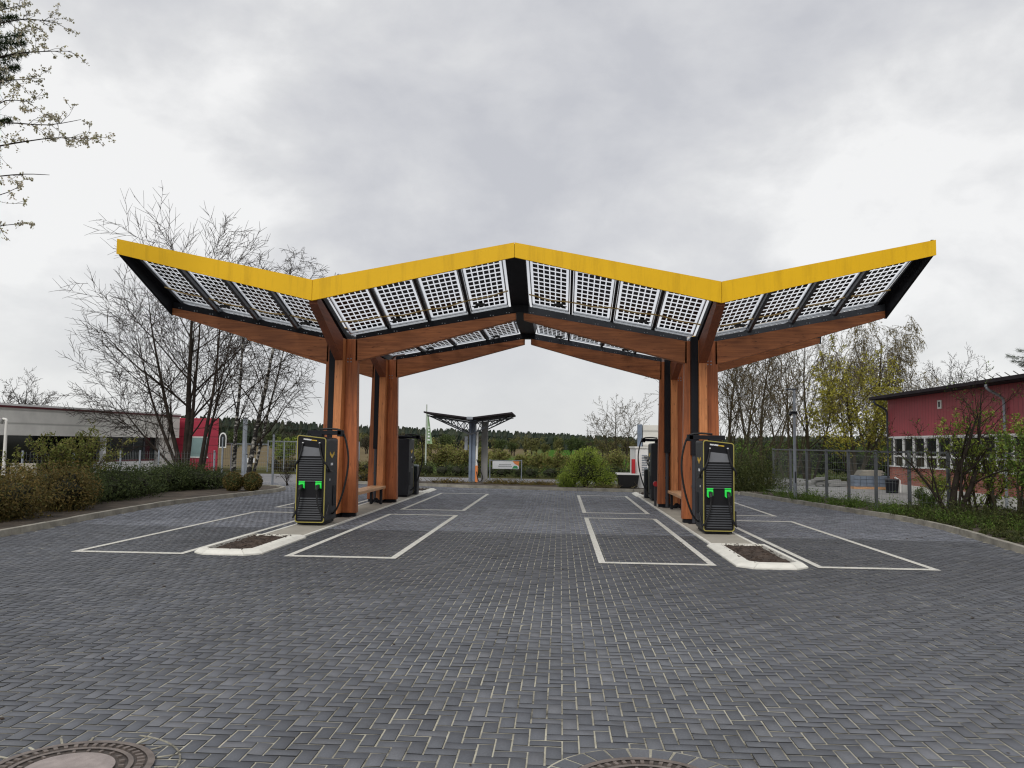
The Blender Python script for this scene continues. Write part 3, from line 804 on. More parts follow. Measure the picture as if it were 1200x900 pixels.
# ------------------------------------------------------------------ benches
def bench(x, y0, y1, label):
    t = empty('bench', label, 'bench', (x, (y0 + y1) / 2, 0), 0, 'timber benches between the canopy columns')
    L = (y1 - y0) / 2
    b = MB()
    for k in (-1, 0, 1): b.box(k * .135 - .064, k * .135 + .064, -L, L, .42, .49)
    b.build('seat', 'bench', t, .006)
    for e in (-1, 1):
        f = MB(); yy = e * (L - .25)
        f.box(-.17, .17, yy - .05, yy + .05, .39, .418); f.box(-.16, -.10, yy - .05, yy + .05, .02, .39); f.box(.10, .16, yy - .05, yy + .05, .02, .39)
        f.bar((-.13, yy, .04), (0, yy, .17), .05); f.bar((.13, yy, .04), (0, yy, .17), .05)
        f.build('leg', 'black', t)
bench(-4.86, 18.75, 22.2, 'pale timber bench between the two columns of the left island')
bench(3.02, 18.75, 22.2, 'pale timber bench between the two columns of the right island')

# ------------------------------------------------------------------ chargers
def rrect(w, h, r, slope=0, n=5):
    pts = []
    for cx_, cz, a0 in ((w / 2 - r, r, -90), (w / 2 - r, h - r, 0), (-w / 2 + r, h - r, 90), (-w / 2 + r, r, 180)):
        for k in range(n + 1):
            a = RAD(a0 + 90 * k / n); x = cx_ + r * math.cos(a); z = cz + r * math.sin(a)
            if z > h / 2: z += -slope * x
            pts.append((x, z))
    return pts
def charger(label, side, loc, rz):
    """front towards -y; the cable arm reaches out to +x*side"""
    t = empty('charger', label, 'charging station', loc, rz, 'charging stations on the islands')
    W_, D, H, SL = .575, .86, 1.67, .10
    b = MB(); b.prism(rrect(W_, H, .05, SL), .012, D, 1)
    b.v = [(x, y, z + .06) for x, y, z in b.v]
    b.build('cabinet', 'charger', t, .012)
    b = MB(); b.box(-.25, .25, .04, D - .04, .018, .062); b.build('plinth', 'black', t)
    # front face: yellow trim ring then black panel
    def sh(q, y0, y1, ins, name, mat, z=.06, bev=0):
        b = MB(); b.prism([(x, zz + ins) for x, zz in rrect(W_ - 2 * ins, H - 2 * ins, .05, SL)], y0, y1, 1)
        b.v = [(x, y, zz + z) for x, y, zz in b.v]; return b.build(name, mat, t, bev)
    outer = rrect(W_, H, .05, SL); inner = [(x, z + .017) for x, z in rrect(W_ - .034, H - .034, .038, SL)]
    n = len(outer); tr = MB()
    for yy in (-.012, .012):
        tr.v += [(x, yy, z + .06) for x, z in outer] + [(x, yy, z + .06) for x, z in inner]
    for i in range(n):
        j = (i + 1) % n
        tr.f += [(i, j, n + j, n + i), (2 * n + i, 3 * n + i, 3 * n + j, 2 * n + j), (i, 2 * n + i, 2 * n + j, j), (n + i, n + j, 3 * n + j, 3 * n + i)]
    tr.build('trim', 'trim', t)
    fp = sh(0, -.004, .011, .017, 'front_panel', 'blackpanel')
    # screen (trapezoid)
    b = MB(); b.prism([(-.215, 1.345), (.215, 1.345), (.165, 1.50), (-.165, 1.535)], -.012, -.004, 1); b.build('screen', 'screen', t)
    # louvres
    for name, z0, z1, nn in (('upper_louvre', .84, 1.32, 11), ('lower_louvre', .11, .55, 10)):
        b = MB()
        for k in range(nn):
            z = z0 + (z1 - z0) * (k + .5) / nn; hh = (z1 - z0) / nn * .26
            b.hexa([(-.232, -.030, z - hh), (.232, -.030, z - hh), (.232, -.004, z - hh), (-.232, -.004, z - hh), (-.232, -.014, z + hh), (.232, -.014, z + hh), (.232, -.004, z + hh), (-.232, -.004, z + hh)])
        b.build(name, 'slat', t)
    # plugs
    for s in (-1, 1):
        px = s * .165
        b = MB(); b.prism([(px - .06, .86), (px + .06, .86), (px + .06, .845), (px - .06, .845)], -.03, -.004, 1)
        b.prism([(px - .055, .835), (px - .055, .71), (px - .02, .68), (px - .028, .80), (px + .03, .80), (px + .032, .74), (px + .055, .72), (px + .055, .835)][::-1], -.045, -.004, 1)
        b.build('plug_holder', 'greenlit', t)
        b = MB(); b.box(px - .028, px + .034, -.13, -.004, .72, .79); b.tube([(px, -.10, .76), (px, -.14, .70), (px, -.13, .62)], [.03, .028, .022], 10)
        b.build('plug', 'rubber', t)
        # cable from the plug down and round the side
        sx_ = s
        ctrl = [(px, -.13, .63), (px + sx_ * .02, -.13, .45), (px + sx_ * .09, -.10, .24), (px + sx_ * .15, -.05, .16), (sx_ * (W_ / 2 + .03), .04, .22), (sx_ * (W_ / 2 + .05), .14, .42)]
        b = MB(); b.tube(spline(ctrl, 5), .017, 8); b.build('cable', 'rubber', t, smooth=True)
        ctrl = [(sx_ * .165, -.035, 1.60), (sx_ * .185, -.035, 1.45), (sx_ * .24, -.04, 1.28), (sx_ * (W_ / 2 + .035), .02, 1.15), (sx_ * (W_ / 2 + .03), .20, 1.06), (sx_ * (W_ / 2 + .03), .36, 1.04)]
        b = MB(); b.tube(spline(ctrl, 5), .019, 8); b.build('cable', 'rubber', t, smooth=True)
        b = MB(); b.tube([(sx_ * .165, -.05, 1.60), (sx_ * .165, -.004, 1.60)], .014, 10); b.build('cable_clip', 'markw', t)
    # small unreadable strip of lettering along the top
    b = MB(); rng = random.Random(4); x = -.16
    for k in range(7):
        w = .016; zz = 1.645 - SL * x; b.box(x, x + w, -.008, -.0035, zz, zz + .026); b.box(x + w, x + w + .004, -.008, -.0035, zz + (.0 if k % 2 else .016), zz + (.010 if k % 2 else .026)); x += .0225
    b.build('lettering', 'markw', t)
    b = MB()
    for k in range(5):
        w = .016; zz = 1.645 - SL * x; b.box(x, x + w, -.008, -.0035, zz, zz + .02); x += .0225
    b.build('lettering', 'marky', t)
    # emblem on both sides
    for s in (-1, 1):
        X = s * (W_ / 2 + .003)
        def q(pts, name, mat):
            b = MB(); a, c = sorted((X - s * .004, X + s * .004)); b.prism(pts, a, c, 0); b.build(name, mat, t)
        q([(.28, 1.37), (.43, 1.30), (.58, 1.37), (.58, 1.43), (.43, 1.355), (.28, 1.43)][::1], 'emblem', 'marky')
        q([(.36, 1.16), (.50, 1.16), (.50, 1.21), (.36, 1.21)], 'label_plate', 'markw')
        q([(.30, .86), (.335, .86), (.335, .90), (.30, .90)], 'label_plate', 'markw')
        b = MB(); a, c = sorted((X, X + s * .01)); b.box(a, c, .55, .78, .35, .75); b.build('side_vent', 'black', t)
    # arm on the roof
    S = side; b = MB()
    b.box(*sorted((-S * .18, S * .50)), .28, .42, 1.765, 1.85); b.box(*sorted((-S * .10, S * .12)), .26, .46, 1.72, 1.776)
    b.box(*sorted((S * .42, S * .53)), .28, .42, 1.735, 1.86)
    b.tube([(S * .30, .46, 1.80), (-S * .16, .52, 1.82)], .035, 10)
    b.build('cable_arm', 'black', t, .006)
    ctrl = [(S * .05, .35, 1.87), (S * .30, .35, 1.885), (S * .50, .36, 1.83), (S * .60, .38, 1.55), (S * .63, .40, 1.20), (S * .56, .42, .75), (S * .44, .46, .38), (S * .34, .50, .22), (S * .285, .52, .20)]
    b = MB(); b.tube(spline(ctrl, 6), .019, 8); b.build('arm_cable', 'rubber', t, smooth=True)
    return t
charger('dark charging station with lit green plugs at the near end of the left island', 1, (-4.845, 16.03, .018), 0)
charger('dark charging station with lit green plugs at the near end of the right island', -1, (2.96, 15.86, .018), 0)
charger('charging station seen from behind beyond the far column of the left island', -1, (-4.83, 25.75, .018), math.pi)
charger('charging station seen from behind beyond the far column of the right island', 1, (2.98, 25.85, .018), math.pi)
def low_cabinet(x, y, label):
    t = empty('low_cabinet', label, 'cabinet', (x, y, .018), 0, 'low dark cabinets behind the far charging stations')
    b = MB(); b.box(-.20, .20, -.20, .20, 0, .88); b.build('housing', 'charger', t, .02)
    b = MB(); b.box(-.19, .19, -.19, .19, .882, .93); b.build('lid', 'galv', t, .01)
    b = MB(); b.box(-.12, .12, -.206, -.199, .12, .72); b.build('door', 'black', t)
low_cabinet(-4.70, 26.35, 'low dark cabinet with a pale lid behind the far left charging station')
low_cabinet(2.84, 26.5, 'low dark cabinet with a pale lid behind the far right charging station')

# ------------------------------------------------------------------ plants
def rvec(rng):
    while True:
        v = Vector((rng.uniform(-1, 1), rng.uniform(-1, 1), rng.uniform(-1, 1)))
        if .05 < v.length < 1: return v.normalized()
def leafq(mb, p, s, rng, asp=.6, flat=0):
    n = rvec(rng); n.z += flat
    a = n.orthogonal().normalized(); a.rotate(Matrix.Rotation(rng.uniform(0, 6.28), 3, n.normalized())); b = n.cross(a).normalized()
    a *= s * .5; b *= s * .5 * asp; o = len(mb.v)
    for q in (p - a, p + b, p + a, p - b): mb.v.append((q.x, q.y, q.z))
    mb.f.append((o, o + 1, o + 2, o + 3))
def grow(T, C, tips, rng, p, d, L, r, lev, P):
    nseg = P['seg'][lev]; pts = [p.copy()]; rad = [r]; d = d.normalized(); q = p.copy(); rend = r * P['taper'][lev]
    for i in range(nseg):
        d = (d + rvec(rng) * P['wob'][lev] + Vector((0, 0, P['up'][lev]))).normalized()
        q = q + d * (L / nseg); pts.append(q.copy()); rad.append(r + (rend - r) * (i + 1) / nseg)
    (T if lev <= P.get('tl', 1) else C).tube(pts, rad, P['sides'][lev], False)
    if lev >= P['levels'] - 1:
        tips.append(pts); return
    nk = P['kids'][lev]; nk = nk + rng.randint(-max(0, nk // 5), nk // 5)
    for k in range(nk):
        t = P['t0'][lev] + (1 - P['t0'][lev]) * ((k + rng.random()) / nk); t = min(t, .99)
        f = t * nseg; i = int(f); i = min(i, nseg - 1); bp = pts[i].lerp(pts[i + 1], f - i); dd = (pts[i + 1] - pts[i]).normalized()
        ang = RAD(P['ang'][lev] * rng.uniform(.7, 1.3)); ax = dd.orthogonal().normalized(); ax.rotate(Matrix.Rotation(k * 2.4 + rng.uniform(-.6, .6), 3, dd))
        nd = dd.copy(); nd.rotate(Matrix.Rotation(ang, 3, ax))
        if 'bias' in P and lev == 0: nd = (nd + Vector(P['bias'])).normalized()
        grow(T, C, tips, rng, bp, nd, L * P['len'][lev] * rng.uniform(.7, 1.2) * (1 - P.get('lt', .45) * t), max(P['rmin'], (rad[i] * (1 - f + i) + rad[min(i + 1, nseg)] * (f - i)) * P['rk'][lev]), lev + 1, P)
PT = dict(levels=4, seg=[7, 6, 4, 2], kids=[14, 11, 8], t0=[.18, .12, .12], ang=[42, 42, 45], len=[.72, .48, .42], wob=[.07, .11, .12, .10], up=[.04, .05, .03, 0],
          taper=[.12, .25, .4, .6], sides=[8, 5, 3, 3], rk=[.42, .42, .5], rmin=.0075)
def tree(name, label, cat, base, stems, P, seed, bark='bark', twig='twig', leaf=None, nleaf=0, ls=.06, group=None, spread=.12, leaf_asp=.6, lj=None):
    rng = random.Random(seed); t = empty(name, label, cat, base, 0, group); T = MB(); C = MB(); tips = []
    for (dx, dy, lean, az, L, r) in stems:
        a = RAD(az); d = Vector((math.sin(a) * math.sin(RAD(lean)), math.cos(a) * math.sin(RAD(lean)), math.cos(RAD(lean))))
        grow(T, C, tips, rng, Vector((dx, dy, -.1)), d, L, r, 0, P)
    T.build('trunk', bark, t, smooth=True)
    C.build('crown', twig, t)
    if leaf:
        F = MB()
        for _ in range(nleaf):
            pts = rng.choice(tips); k = rng.randrange(len(pts) - 1); p = pts[k].lerp(pts[k + 1], rng.random()) + rvec(rng) * rng.uniform(0, spread)
            leafq(F, p, ls * rng.uniform(.6, 1.3), rng, leaf_asp)
        F.build('leaves', leaf, t)
    return t
def Pm(**k): q = dict(PT); q.update(k); return q

# big bare multi-stemmed tree on the left
g = G(215, 560)
tree('bare_tree', 'large bare multi-stemmed tree spreading over the low building behind the left hedge', 'tree', (g.x, g.y, 0),
     [(0, 0, 3, 60, 9.5, .17), (.06, .0, 10, 95, 8.7, .11), (-.05, 0, 13, 280, 8.5, .12), (-.03, 0, 28, 268, 7.0, .09), (-.03, .05, 44, 282, 5.4, .07)],
     Pm(kids=[12, 9, 7], up=[.03, .035, .02, 0], ang=[46, 38, 34], rmin=.0105, taper=[.10, .2, .35, .5], len=[.58, .50, .55], wob=[.06, .10, .10, .07], t0=[.2, .12, .1, 0], lt=.35, seg=[7, 6, 4, 3]), 11)
g = G(231, 562)
tree('bare_tree', 'slim dark leaning tree just right of the large bare one on the left', 'tree', (g.x, g.y, 0),
     [(0, 0, 8, 75, 8.4, .10), (.1, 0, 14, 110, 6.8, .07)], Pm(kids=[9, 7, 6], rmin=.0085, ang=[36, 38, 36]), 12)
g1 = G(272, 573); g2 = G(288, 573)
BP = Pm(kids=[13, 9, 7], up=[.06, -.02, -.10, -.16], ang=[34, 40, 42], len=[.42, .5, .6], rk=[.34, .42, .5], wob=[.06, .14, .2, .15], rmin=.0075, tl=0)
tree('birch_tree', 'young white barked birch, left of the pair in the clipped bushes', 'tree', (g1.x, g1.y, 0), [(0, 0, 4, 75, 7.6, .085)], BP, 21, 'birch', group=None)
tree('birch_tree', 'young drooping white barked birch, right of the pair in the clipped bushes', 'tree', (g2.x, g2.y, 0), [(0, 0, 7, 80, 7.9, .10), (.1, 0, 14, 85, 6.8, .06)], BP, 22, 'birch')
g = at(26, 505, 62)
tree('bare_tree', 'small distant bare tree above the roof of the low building at far left', 'tree', (g.x, g.y, -.1),
     [(0, 0, 2, 0, 5.5, .16), (0, 0, 16, 90, 4.6, .1), (0, 0, 18, 270, 4.6, .1)], Pm(kids=[10, 8, 7], rmin=.014), 31)

# right-hand trees
def rt(px, py, Y, H, seed, label, leaf=None, nleaf=0, stems=None, P=None, name='bare_tree', bark='bark_olive', twig='twig_olive', ls=.1, group=None, **kw):
    g = at(px, py, Y)
    st = stems or [(0, 0, 3, 30, H, .12 * H / 8), (.2, 0, 14, 100, H * .85, .08 * H / 8), (-.2, 0, 15, 260, H * .85, .08 * H / 8)]
    return tree(name, label, 'tree', (g.x, Y, zt(0, Y)), st, P or Pm(kids=[10, 7, 6], rmin=.0105, ang=[36, 38, 38]), seed, bark, twig, leaf, nleaf, ls, group, **kw)
rt(852, 560, 37, 6.0, 41, 'bare olive twigged tree directly right of the front right column', 'leaf_olive', 700, ls=.06)
rt(893, 560, 36, 6.2, 42, 'dark stemmed budding tree between the right column and the lamp post', 'leaf_olive', 1000, ls=.06)
rt(925, 560, 44, 6.2, 43, 'thin bare tree directly behind the lamp post', 'leaf_olive', 600, ls=.07)
rt(948, 560, 46, 7.6, 44, 'tall thin bare tree just right of the lamp post', 'leaf_olive', 600, ls=.07)
rt(872, 560, 48, 6.4, 49, 'grey bare tree farther back behind the dark stemmed one', 'leaf_olive', 500, ls=.07)
rt(1003, 560, 42, 6.2, 45, 'yellow green leafing tree left of the red building', 'leaf_yellow', 15000, stems=[(0, 0, 2, 0, 5.2, .12), (.05, 0, 14, 80, 4.6, .08), (-.05, 0, 15, 265, 4.6, .08), (0, .05, 26, 100, 3.6, .06), (0, .05, 27, 280, 3.6, .06)], ls=.10, name='leafing_tree', P=Pm(kids=[10, 8, 7], rmin=.011, t0=[.32, .1, .1, 0]), spread=.18)
WP = Pm(levels=4, seg=[7, 6, 9, 5], kids=[12, 9, 9], up=[.05, .02, -.28, -.4], ang=[38, 42, 50], len=[.50, .46, .8], wob=[.05, .14, .12, .1], t0=[.35, .3, .1], rk=[.36, .42, .4], rmin=.011, lt=.3)
rt(1020, 560, 56, 9, 46, 'tall weeping birch rising behind the yellow green tree', 'leaf_straw', 15000, stems=[(0, 0, 2, 90, 9.0, .18), (0, 0, 12, 95, 8.0, .12), (0, 0, 11, 265, 7.8, .11)], ls=.10, name='weeping_birch', P=WP, spread=.10)
rt(1112, 500, 70, 6, 47, 'wide bare tree showing above the roof of the red building', None, 0, stems=[(0, 0, 5, 90, 8.0, .14), (0, 0, 18, 275, 7.4, .12), (0, 0, 22, 85, 7.2, .12)], bark='bark', twig='twig', P=Pm(kids=[12, 9, 7], rmin=.015))
rt(722, 540, 60, 3.4, 48, 'small bare tree behind the white transformer building', None, 0, stems=[(0, 0, 3, 90, 4.2, .08), (0, 0, 22, 275, 3.6, .06), (.6, 0, 10, 90, 4.4, .07)], P=Pm(kids=[10, 8, 6], rmin=.012))
# small tree in front of the red building
g = G(1118, 612)
tree('budding_tree', 'dark many-stemmed small tree in front of the red building with sparse new leaves', 'tree', (g.x, g.y, .07),
     [(0, 0, 4, 60, 2.6, .10), (.08, 0, 14, 80, 3.1, .075), (-.08, 0, 22, 275, 2.2, .05), (-.03, 0, 30, 270, 1.9, .035), (.05, .05, 26, 60, 2.0, .035), (0, -.05, 12, 200, 2.1, .04)],
     Pm(kids=[7, 6, 5], rmin=.005, ang=[35, 42, 45], wob=[.16, .2, .25, .2], t0=[.3, .1, .1]), 51, leaf='leaf_green', nleaf=900, ls=.045)
def shrub(px, py, H, seed, label, leaf, nleaf, ls=.04, n=7, name='shrub', z=.07, W=26, group=None, base=None, rm=.004, kids=(7, 6, 4), bark='bark_olive', twig='twig_olive', spread=.09):
    rng = random.Random(seed); g = base or G(px, py)
    st = [(rng.uniform(-.1, .1) * H, rng.uniform(-.1, .1) * H, rng.uniform(3, W), rng.uniform(0, 360), H * rng.uniform(.7, 1.0), .018 * H) for _ in range(n)]
    return tree(name, label, 'shrub', (g[0], g[1], z), st, Pm(kids=list(kids), rmin=rm, t0=[.15, .1, .1], len=[.5, .45, .4], ang=[38, 44, 45], wob=[.14, .2, .25, .2]), seed, bark, twig, leaf, nleaf, ls, group, spread)
shrub(1150, 610, 2.3, 61, 'light green leafing shrub right of the dark small tree', 'leaf_bright', 3200, .06, 5, kids=(7, 6, 5), rm=.006)
shrub(1183, 612, 2.5, 62, 'tall pale green shrub against the windows near the right edge', 'leaf_bright', 3600, .06, 5, kids=(7, 6, 5), rm=.006)
shrub(1212, 628, 2.1, 63, 'bushy green shrub cut by the right edge of the view', 'leaf_green', 4200, .06, rm=.006)
shrub(1085, 603, .75, 64, 'low bright green bush at the foot of the small dark tree', 'leaf_green', 3000, .04)
shrub(1100, 590, 1.0, 65, 'rounded green bush between the fence and the red building', 'leaf_bright', 2600, .04)
# undergrowth along the right kerb
def patch(name, label, cat, pts, leaf, n, ls, H, seed, mat2=None, kind='stuff', core=None, width=.5, dens=None):
    rng = random.Random(seed); F = MB(); L = len(pts)
    ctr = []
    for _ in range(max(8, n // 60)):
        i = rng.randrange(L - 1); u = rng.random(); p = Vector(pts[i]).lerp(Vector(pts[i + 1]), u); hh = H * rng.uniform(.35, 1.1)
        ctr.append((p + Vector((rng.uniform(-width, width), rng.uniform(-width, width), 0)), hh))
    for _ in range(n):
        c, hh = rng.choice(ctr); r = hh * .55
        p = c + Vector((rng.gauss(0, r * .5), rng.gauss(0, r * .5), abs(rng.gauss(0, .45)) * hh)); leafq(F, p, ls * rng.uniform(.6, 1.4), rng, .45)
    for c, hh in ctr:
        for _ in range(4):
            d = rvec(rng); d.z = abs(d.z) + .6; e = c + d.normalized() * hh * rng.uniform(.7, 1.4); F.tube([c, (c + e) / 2 + rvec(rng) * .03, e], [.006, .004, .002], 3, False)
    o = F.build(name, leaf); tag(o, label, cat, None, kind); return o
patch('undergrowth', 'weeds and low leafy growth along the right kerb below the mesh fence', 'undergrowth', [(7.0, 28.6, .07), (7.5, 25.5, .07), (8.2, 22.4, .07), (8.6, 20.0, .07), (8.8, 17.0, .07)], 'leaf_green', 9000, .05, .38, 71)
patch('undergrowth', 'rank dark scrub on the bed at the right edge behind the kerb', 'undergrowth', [(9.0, 20.5, .07), (9.6, 18.4, .07), (9.6, 16.5, .07), (10.3, 15.0, .07)], 'leaf_shade', 16000, .06, .45, 72, width=1.0)
patch('undergrowth', 'short dark grass and weeds covering the soil nearest the kerb at the right edge', 'undergrowth', [(8.3, 20.5, .07), (8.5, 18.0, .07), (8.3, 15.5, .07), (8.1, 13.5, .07)], 'leaf_shade', 9000, .045, .14, 74, width=.45)
patch('undergrowth', 'dark green thicket beneath the trees right of the front right column', 'undergrowth', [(5.6, 32.2, .0), (6.4, 32.5, .0), (7.3, 32.0, .0), (8.2, 33.5, 0)], 'leaf_shade', 9000, .08, 1.7, 73, width=.7)

# RV (hedges, clipped bushes, far crowns)
def blob_core(mb, c, rx, ry, rz, rng, nu=10, nv=7, jit=.12):
    o = len(mb.v)
    for j in range(nv + 1):
        ph = math.pi * j / nv
        for i in range(nu):
            a = 2 * math.pi * i / nu; k = 1 + rng.uniform(-jit, jit)
            mb.v.append((c[0] + rx * k * math.sin(ph) * math.cos(a), c[1] + ry * k * math.sin(ph) * math.sin(a), c[2] + rz * k * math.cos(ph)))
    for j in range(nv):
        for i in range(nu):
            mb.f.append((o + j * nu + i, o + (j + 1) * nu + i, o + (j + 1) * nu + (i + 1) % nu, o + j * nu + (i + 1) % nu))
def shell(mb, c, rx, ry, rz, n, s, rng, lo=.75, hi=1.12, asp=.55, zmin=None):
    for _ in range(n):
        v = rvec(rng); k = rng.uniform(lo, hi); p = Vector((c[0] + v.x * rx * k, c[1] + v.y * ry * k, c[2] + v.z * rz * k))
        if zmin is not None and p.z < zmin: p.z = zmin + rng.uniform(0, .1)
        leafq(mb, p, s * rng.uniform(.6, 1.4), rng, asp)
def hedge(name, label, path, H, W_, leaf, n, ls, seed, z=.05, corem='leaf_dark', top=None, sprig=0, cat='hedge', group=None, step=.55):
    rng = random.Random(seed); t = empty(name, label, cat, (path[0][0], path[0][1], 0), 0, group); ox, oy = path[0][0], path[0][1]
    C = MB(); F = MB(); pts = spline(path, 4); total = []
    acc = 0
    cs = []
    for i in range(len(pts) - 1):
        seg = (pts[i + 1] - pts[i]).length; k = max(1, int(seg / step))
        for q in range(k):
            p = pts[i].lerp(pts[i + 1], q / k); cs.append(p)
    per = max(1, n // (len(cs) * 2))
    for p in cs:
        for _ in range(2):
            w = W_ * rng.uniform(.35, .6); h = H * rng.uniform(.42, .62); c = (p.x - ox + rng.uniform(-.5, .5) * W_ * .6, p.y - oy + rng.uniform(-.5, .5) * W_, z + h * rng.uniform(.75, .95))
            blob_core(C, c, w * .52, w * .52, h * .55, rng, 8, 6, .25)
            shell(F, c, w, w, h, per, ls, rng, .55, 1.2, .38, z)
            for _ in range(sprig):
                a = rng.uniform(0, 6.28); e = Vector(c) + Vector((math.cos(a) * w, math.sin(a) * w, h * rng.uniform(.7, 1.4))); s0 = Vector(c)
                for u in range(10): leafq(F, s0.lerp(e, .5 + u / 16) + rvec(rng) * .03, ls, rng, .4)
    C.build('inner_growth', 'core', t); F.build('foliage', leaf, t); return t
hedge('juniper_hedge', 'rust and green spreading juniper hedge at the far left behind the kerb', [(-11.2, 10), (-11.1, 13.5), (-11.0, 16.0), (-11.1, 18.2)], .95, 1.5, 'leaf_brown', 62000, .062, 81, sprig=5)
hedge('evergreen_hedge', 'dark green evergreen hedge below the large bare tree on the left', [(-11.6, 18.8), (-12.0, 21.4), (-12.4, 24.0), (-12.0, 26.2), (-11.6, 27.3)], .78, 1.6, 'leaf_dark', 44000, .065, 82, sprig=3)
shrub(0, 0, 1.85, 83, 'tangled half leafed bush standing in the left hedge', 'leaf_tangle', 7500, .06, 10, W=42, base=(-12.5, 20.6), kids=(9, 7, 5), spread=.1)
for k, (px, lab) in enumerate(((273, 'clipped dark round bush at the foot of the left birch'), (295, 'clipped dark round bush at the foot of the right birch'))):
    g = G(px, 578); t = empty('clipped_bush', lab, 'bush', (g.x, g.y, .06), 0, 'clipped bushes under the birches'); rng = random.Random(90 + k)
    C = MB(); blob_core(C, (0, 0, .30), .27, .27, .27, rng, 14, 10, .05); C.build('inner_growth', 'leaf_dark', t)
    F = MB(); shell(F, (0, 0, .30), .31, .31, .30, 1800, .05, rng, .88, 1.06); F.build('foliage', 'leaf_brown', t)

# back: shrubs beyond the footpath
hedge('low_hedge', 'dark low evergreen hedge along the far edge of the light road', [(-7.6, 41.4), (-5, 41.0), (-2, 40.6), (1, 40.3), (3.6, 40.2)], .62, .9, 'leaf_dark', 9000, .09, 101)
xs_ = [(-8.6, 43.6, 1.5), (-7.4, 43.3, 1.45), (-6.3, 43.6, 1.9), (-5.3, 43.2, 1.6), (-4.4, 43.5, 1.4), (-3.2, 43.2, 1.35), (-2.2, 43.4, 1.25), (-1.2, 43.1, 1.2), (-.2, 43.0, 1.3), (.8, 43.2, 1.25), (1.7, 43.0, 1.3), (3.0, 43.2, 1.35), (4.0, 43.0, 1.4)]
labs = ['at the left end of the far row', 'second from the left in the far row', 'tallest, pale tipped, behind the green flag', 'between the flag and the small shelter', 'just left of the shelter post', 'just right of the shelter post', 'behind the left half of the banner', 'behind the right half of the banner', 'directly right of the banner', 'second right of the banner', 'left of the big green bush', 'behind the big green bush', 'at the right end of the far row']
for k, (x, y, h) in enumerate(xs_):
    shrub(0, 0, h, 110 + k, 'olive brown twiggy shrub ' + labs[k], 'leaf_row', 4200, .085, 9, W=30, base=(x, y), z=-.05, rm=.009, group='twiggy shrubs beyond the road', kids=(8, 6, 4), spread=.16)
# big green bush
g = G(686, 573); t = empty('green_bush', 'big rounded fresh green bush in front of the road, left of the black skip', 'bush', (g.x, 31.6, 0)); rng = random.Random(131)
C = MB(); F = MB()
for dx, dy, z, r, h in ((0, 0, .7, .62, .60), (-.45, .1, .45, .45, .42), (.45, .1, .55, .5, .5), (.1, 0, 1.15, .42, .38), (-.2, .1, 1.0, .4, .36), (.8, 0, .3, .38, .3), (-.75, 0, .3, .3, .26)):
    blob_core(C, (dx, dy, z), r * .6, r * .6, h * .6, rng, 9, 7, .2); shell(F, (dx, dy, z), r, r, h, 2300, .06, rng, .65, 1.3, .35, .02)
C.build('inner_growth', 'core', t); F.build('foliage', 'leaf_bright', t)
T = MB()
for k in range(26):
    a = rng.uniform(0, 6.28); e = Vector((math.cos(a) * rng.uniform(.3, .9), math.sin(a) * .5, rng.uniform(.9, 1.6))); T.tube([(0, 0, 0), e * .5 + rvec(rng) * .05, e], [.02, .012, .004], 4, False)
T.build('stem', 'bark_olive', t)
# cut brushwood heaps in the far bed
for k, (px, py, w, lab) in enumerate(((525, 566, .8, 'left of the shelter'), (585, 567, .7, 'right of the shelter post'), (612, 568, .7, 'below the banner'), (640, 568.5, .6, 'left of the big green bush'))):
    g = G(px, py, .07); rng = random.Random(140 + k); B = MB()
    for _ in range(170):
        c = Vector((rng.gauss(0, w * .5), rng.gauss(0, .2), .02)); a = rng.uniform(0, 6.28); d = Vector((math.cos(a), math.sin(a) * .6, rng.uniform(.05, .9))) * rng.uniform(.12, .3)
        B.tube([c, c + d * .6 + rvec(rng) * .02, c + d], [.011, .008, .004], 3, False)
    o = B.build('brushwood', 'leaf_brown'); o.location = (g.x, g.y, .07); tag(o, 'low heap of brown brushwood in the far bed ' + lab, 'brushwood', 'brushwood heaps')
g = G(725, 572); F = MB(); rng = random.Random(150)
for _ in range(90):
    c = Vector((rng.gauss(0, .35), rng.gauss(0, .15), .02)); a = rng.uniform(0, 6.28); d = Vector((math.cos(a), math.sin(a) * .6, rng.uniform(.1, .7))) * rng.uniform(.15, .4); F.tube([c, c + d], [.009, .004], 3, False)
o = F.build('brushwood', 'leaf_straw'); o.location = (g.x - .45, 31.3, .07); tag(o, 'straw coloured cut twigs between the big green bush and the black skip', 'brushwood', 'brushwood heaps')
# left leafless sapling and bright bush beyond
shrub(338, 569, .9, 160, 'small bare forked sapling beside the near left charging station', None, 0, .05, 4, name='sapling', bark='bark', twig='twig', W=34)
shrub(0, 0, 1.9, 161, 'bright green bush beyond the mesh gate on the left', 'leaf_bright', 4200, .11, 9, base=tuple(at(335, 545, 48)[:2]), z=-.1, rm=.012)
hedge('scrub_belt', 'dark green scrub belt behind the mesh fence and below the bare trees on the right', [(9.5, 47), (13, 47.5), (17, 47), (22, 47)], 2.1, 2.2, 'leaf_green', 16000, .13, 164, z=-.1)
hedge('rough_hedge', 'olive rough growth behind the left island columns beyond the road', [(-16, 47), (-13.5, 46.4), (-11, 46.0), (-9.4, 45)], .8, 1.1, 'leaf_olive', 6000, .12, 162, z=-.1)
hedge('low_shrubs', 'low mixed shrubs in the bed behind the far left column', [(-8.8, 33.6), (-7.6, 33.3), (-6.4, 33.0), (-5.6, 32.9)], .42, .5, 'leaf_brown', 5000, .06, 163, z=.05)

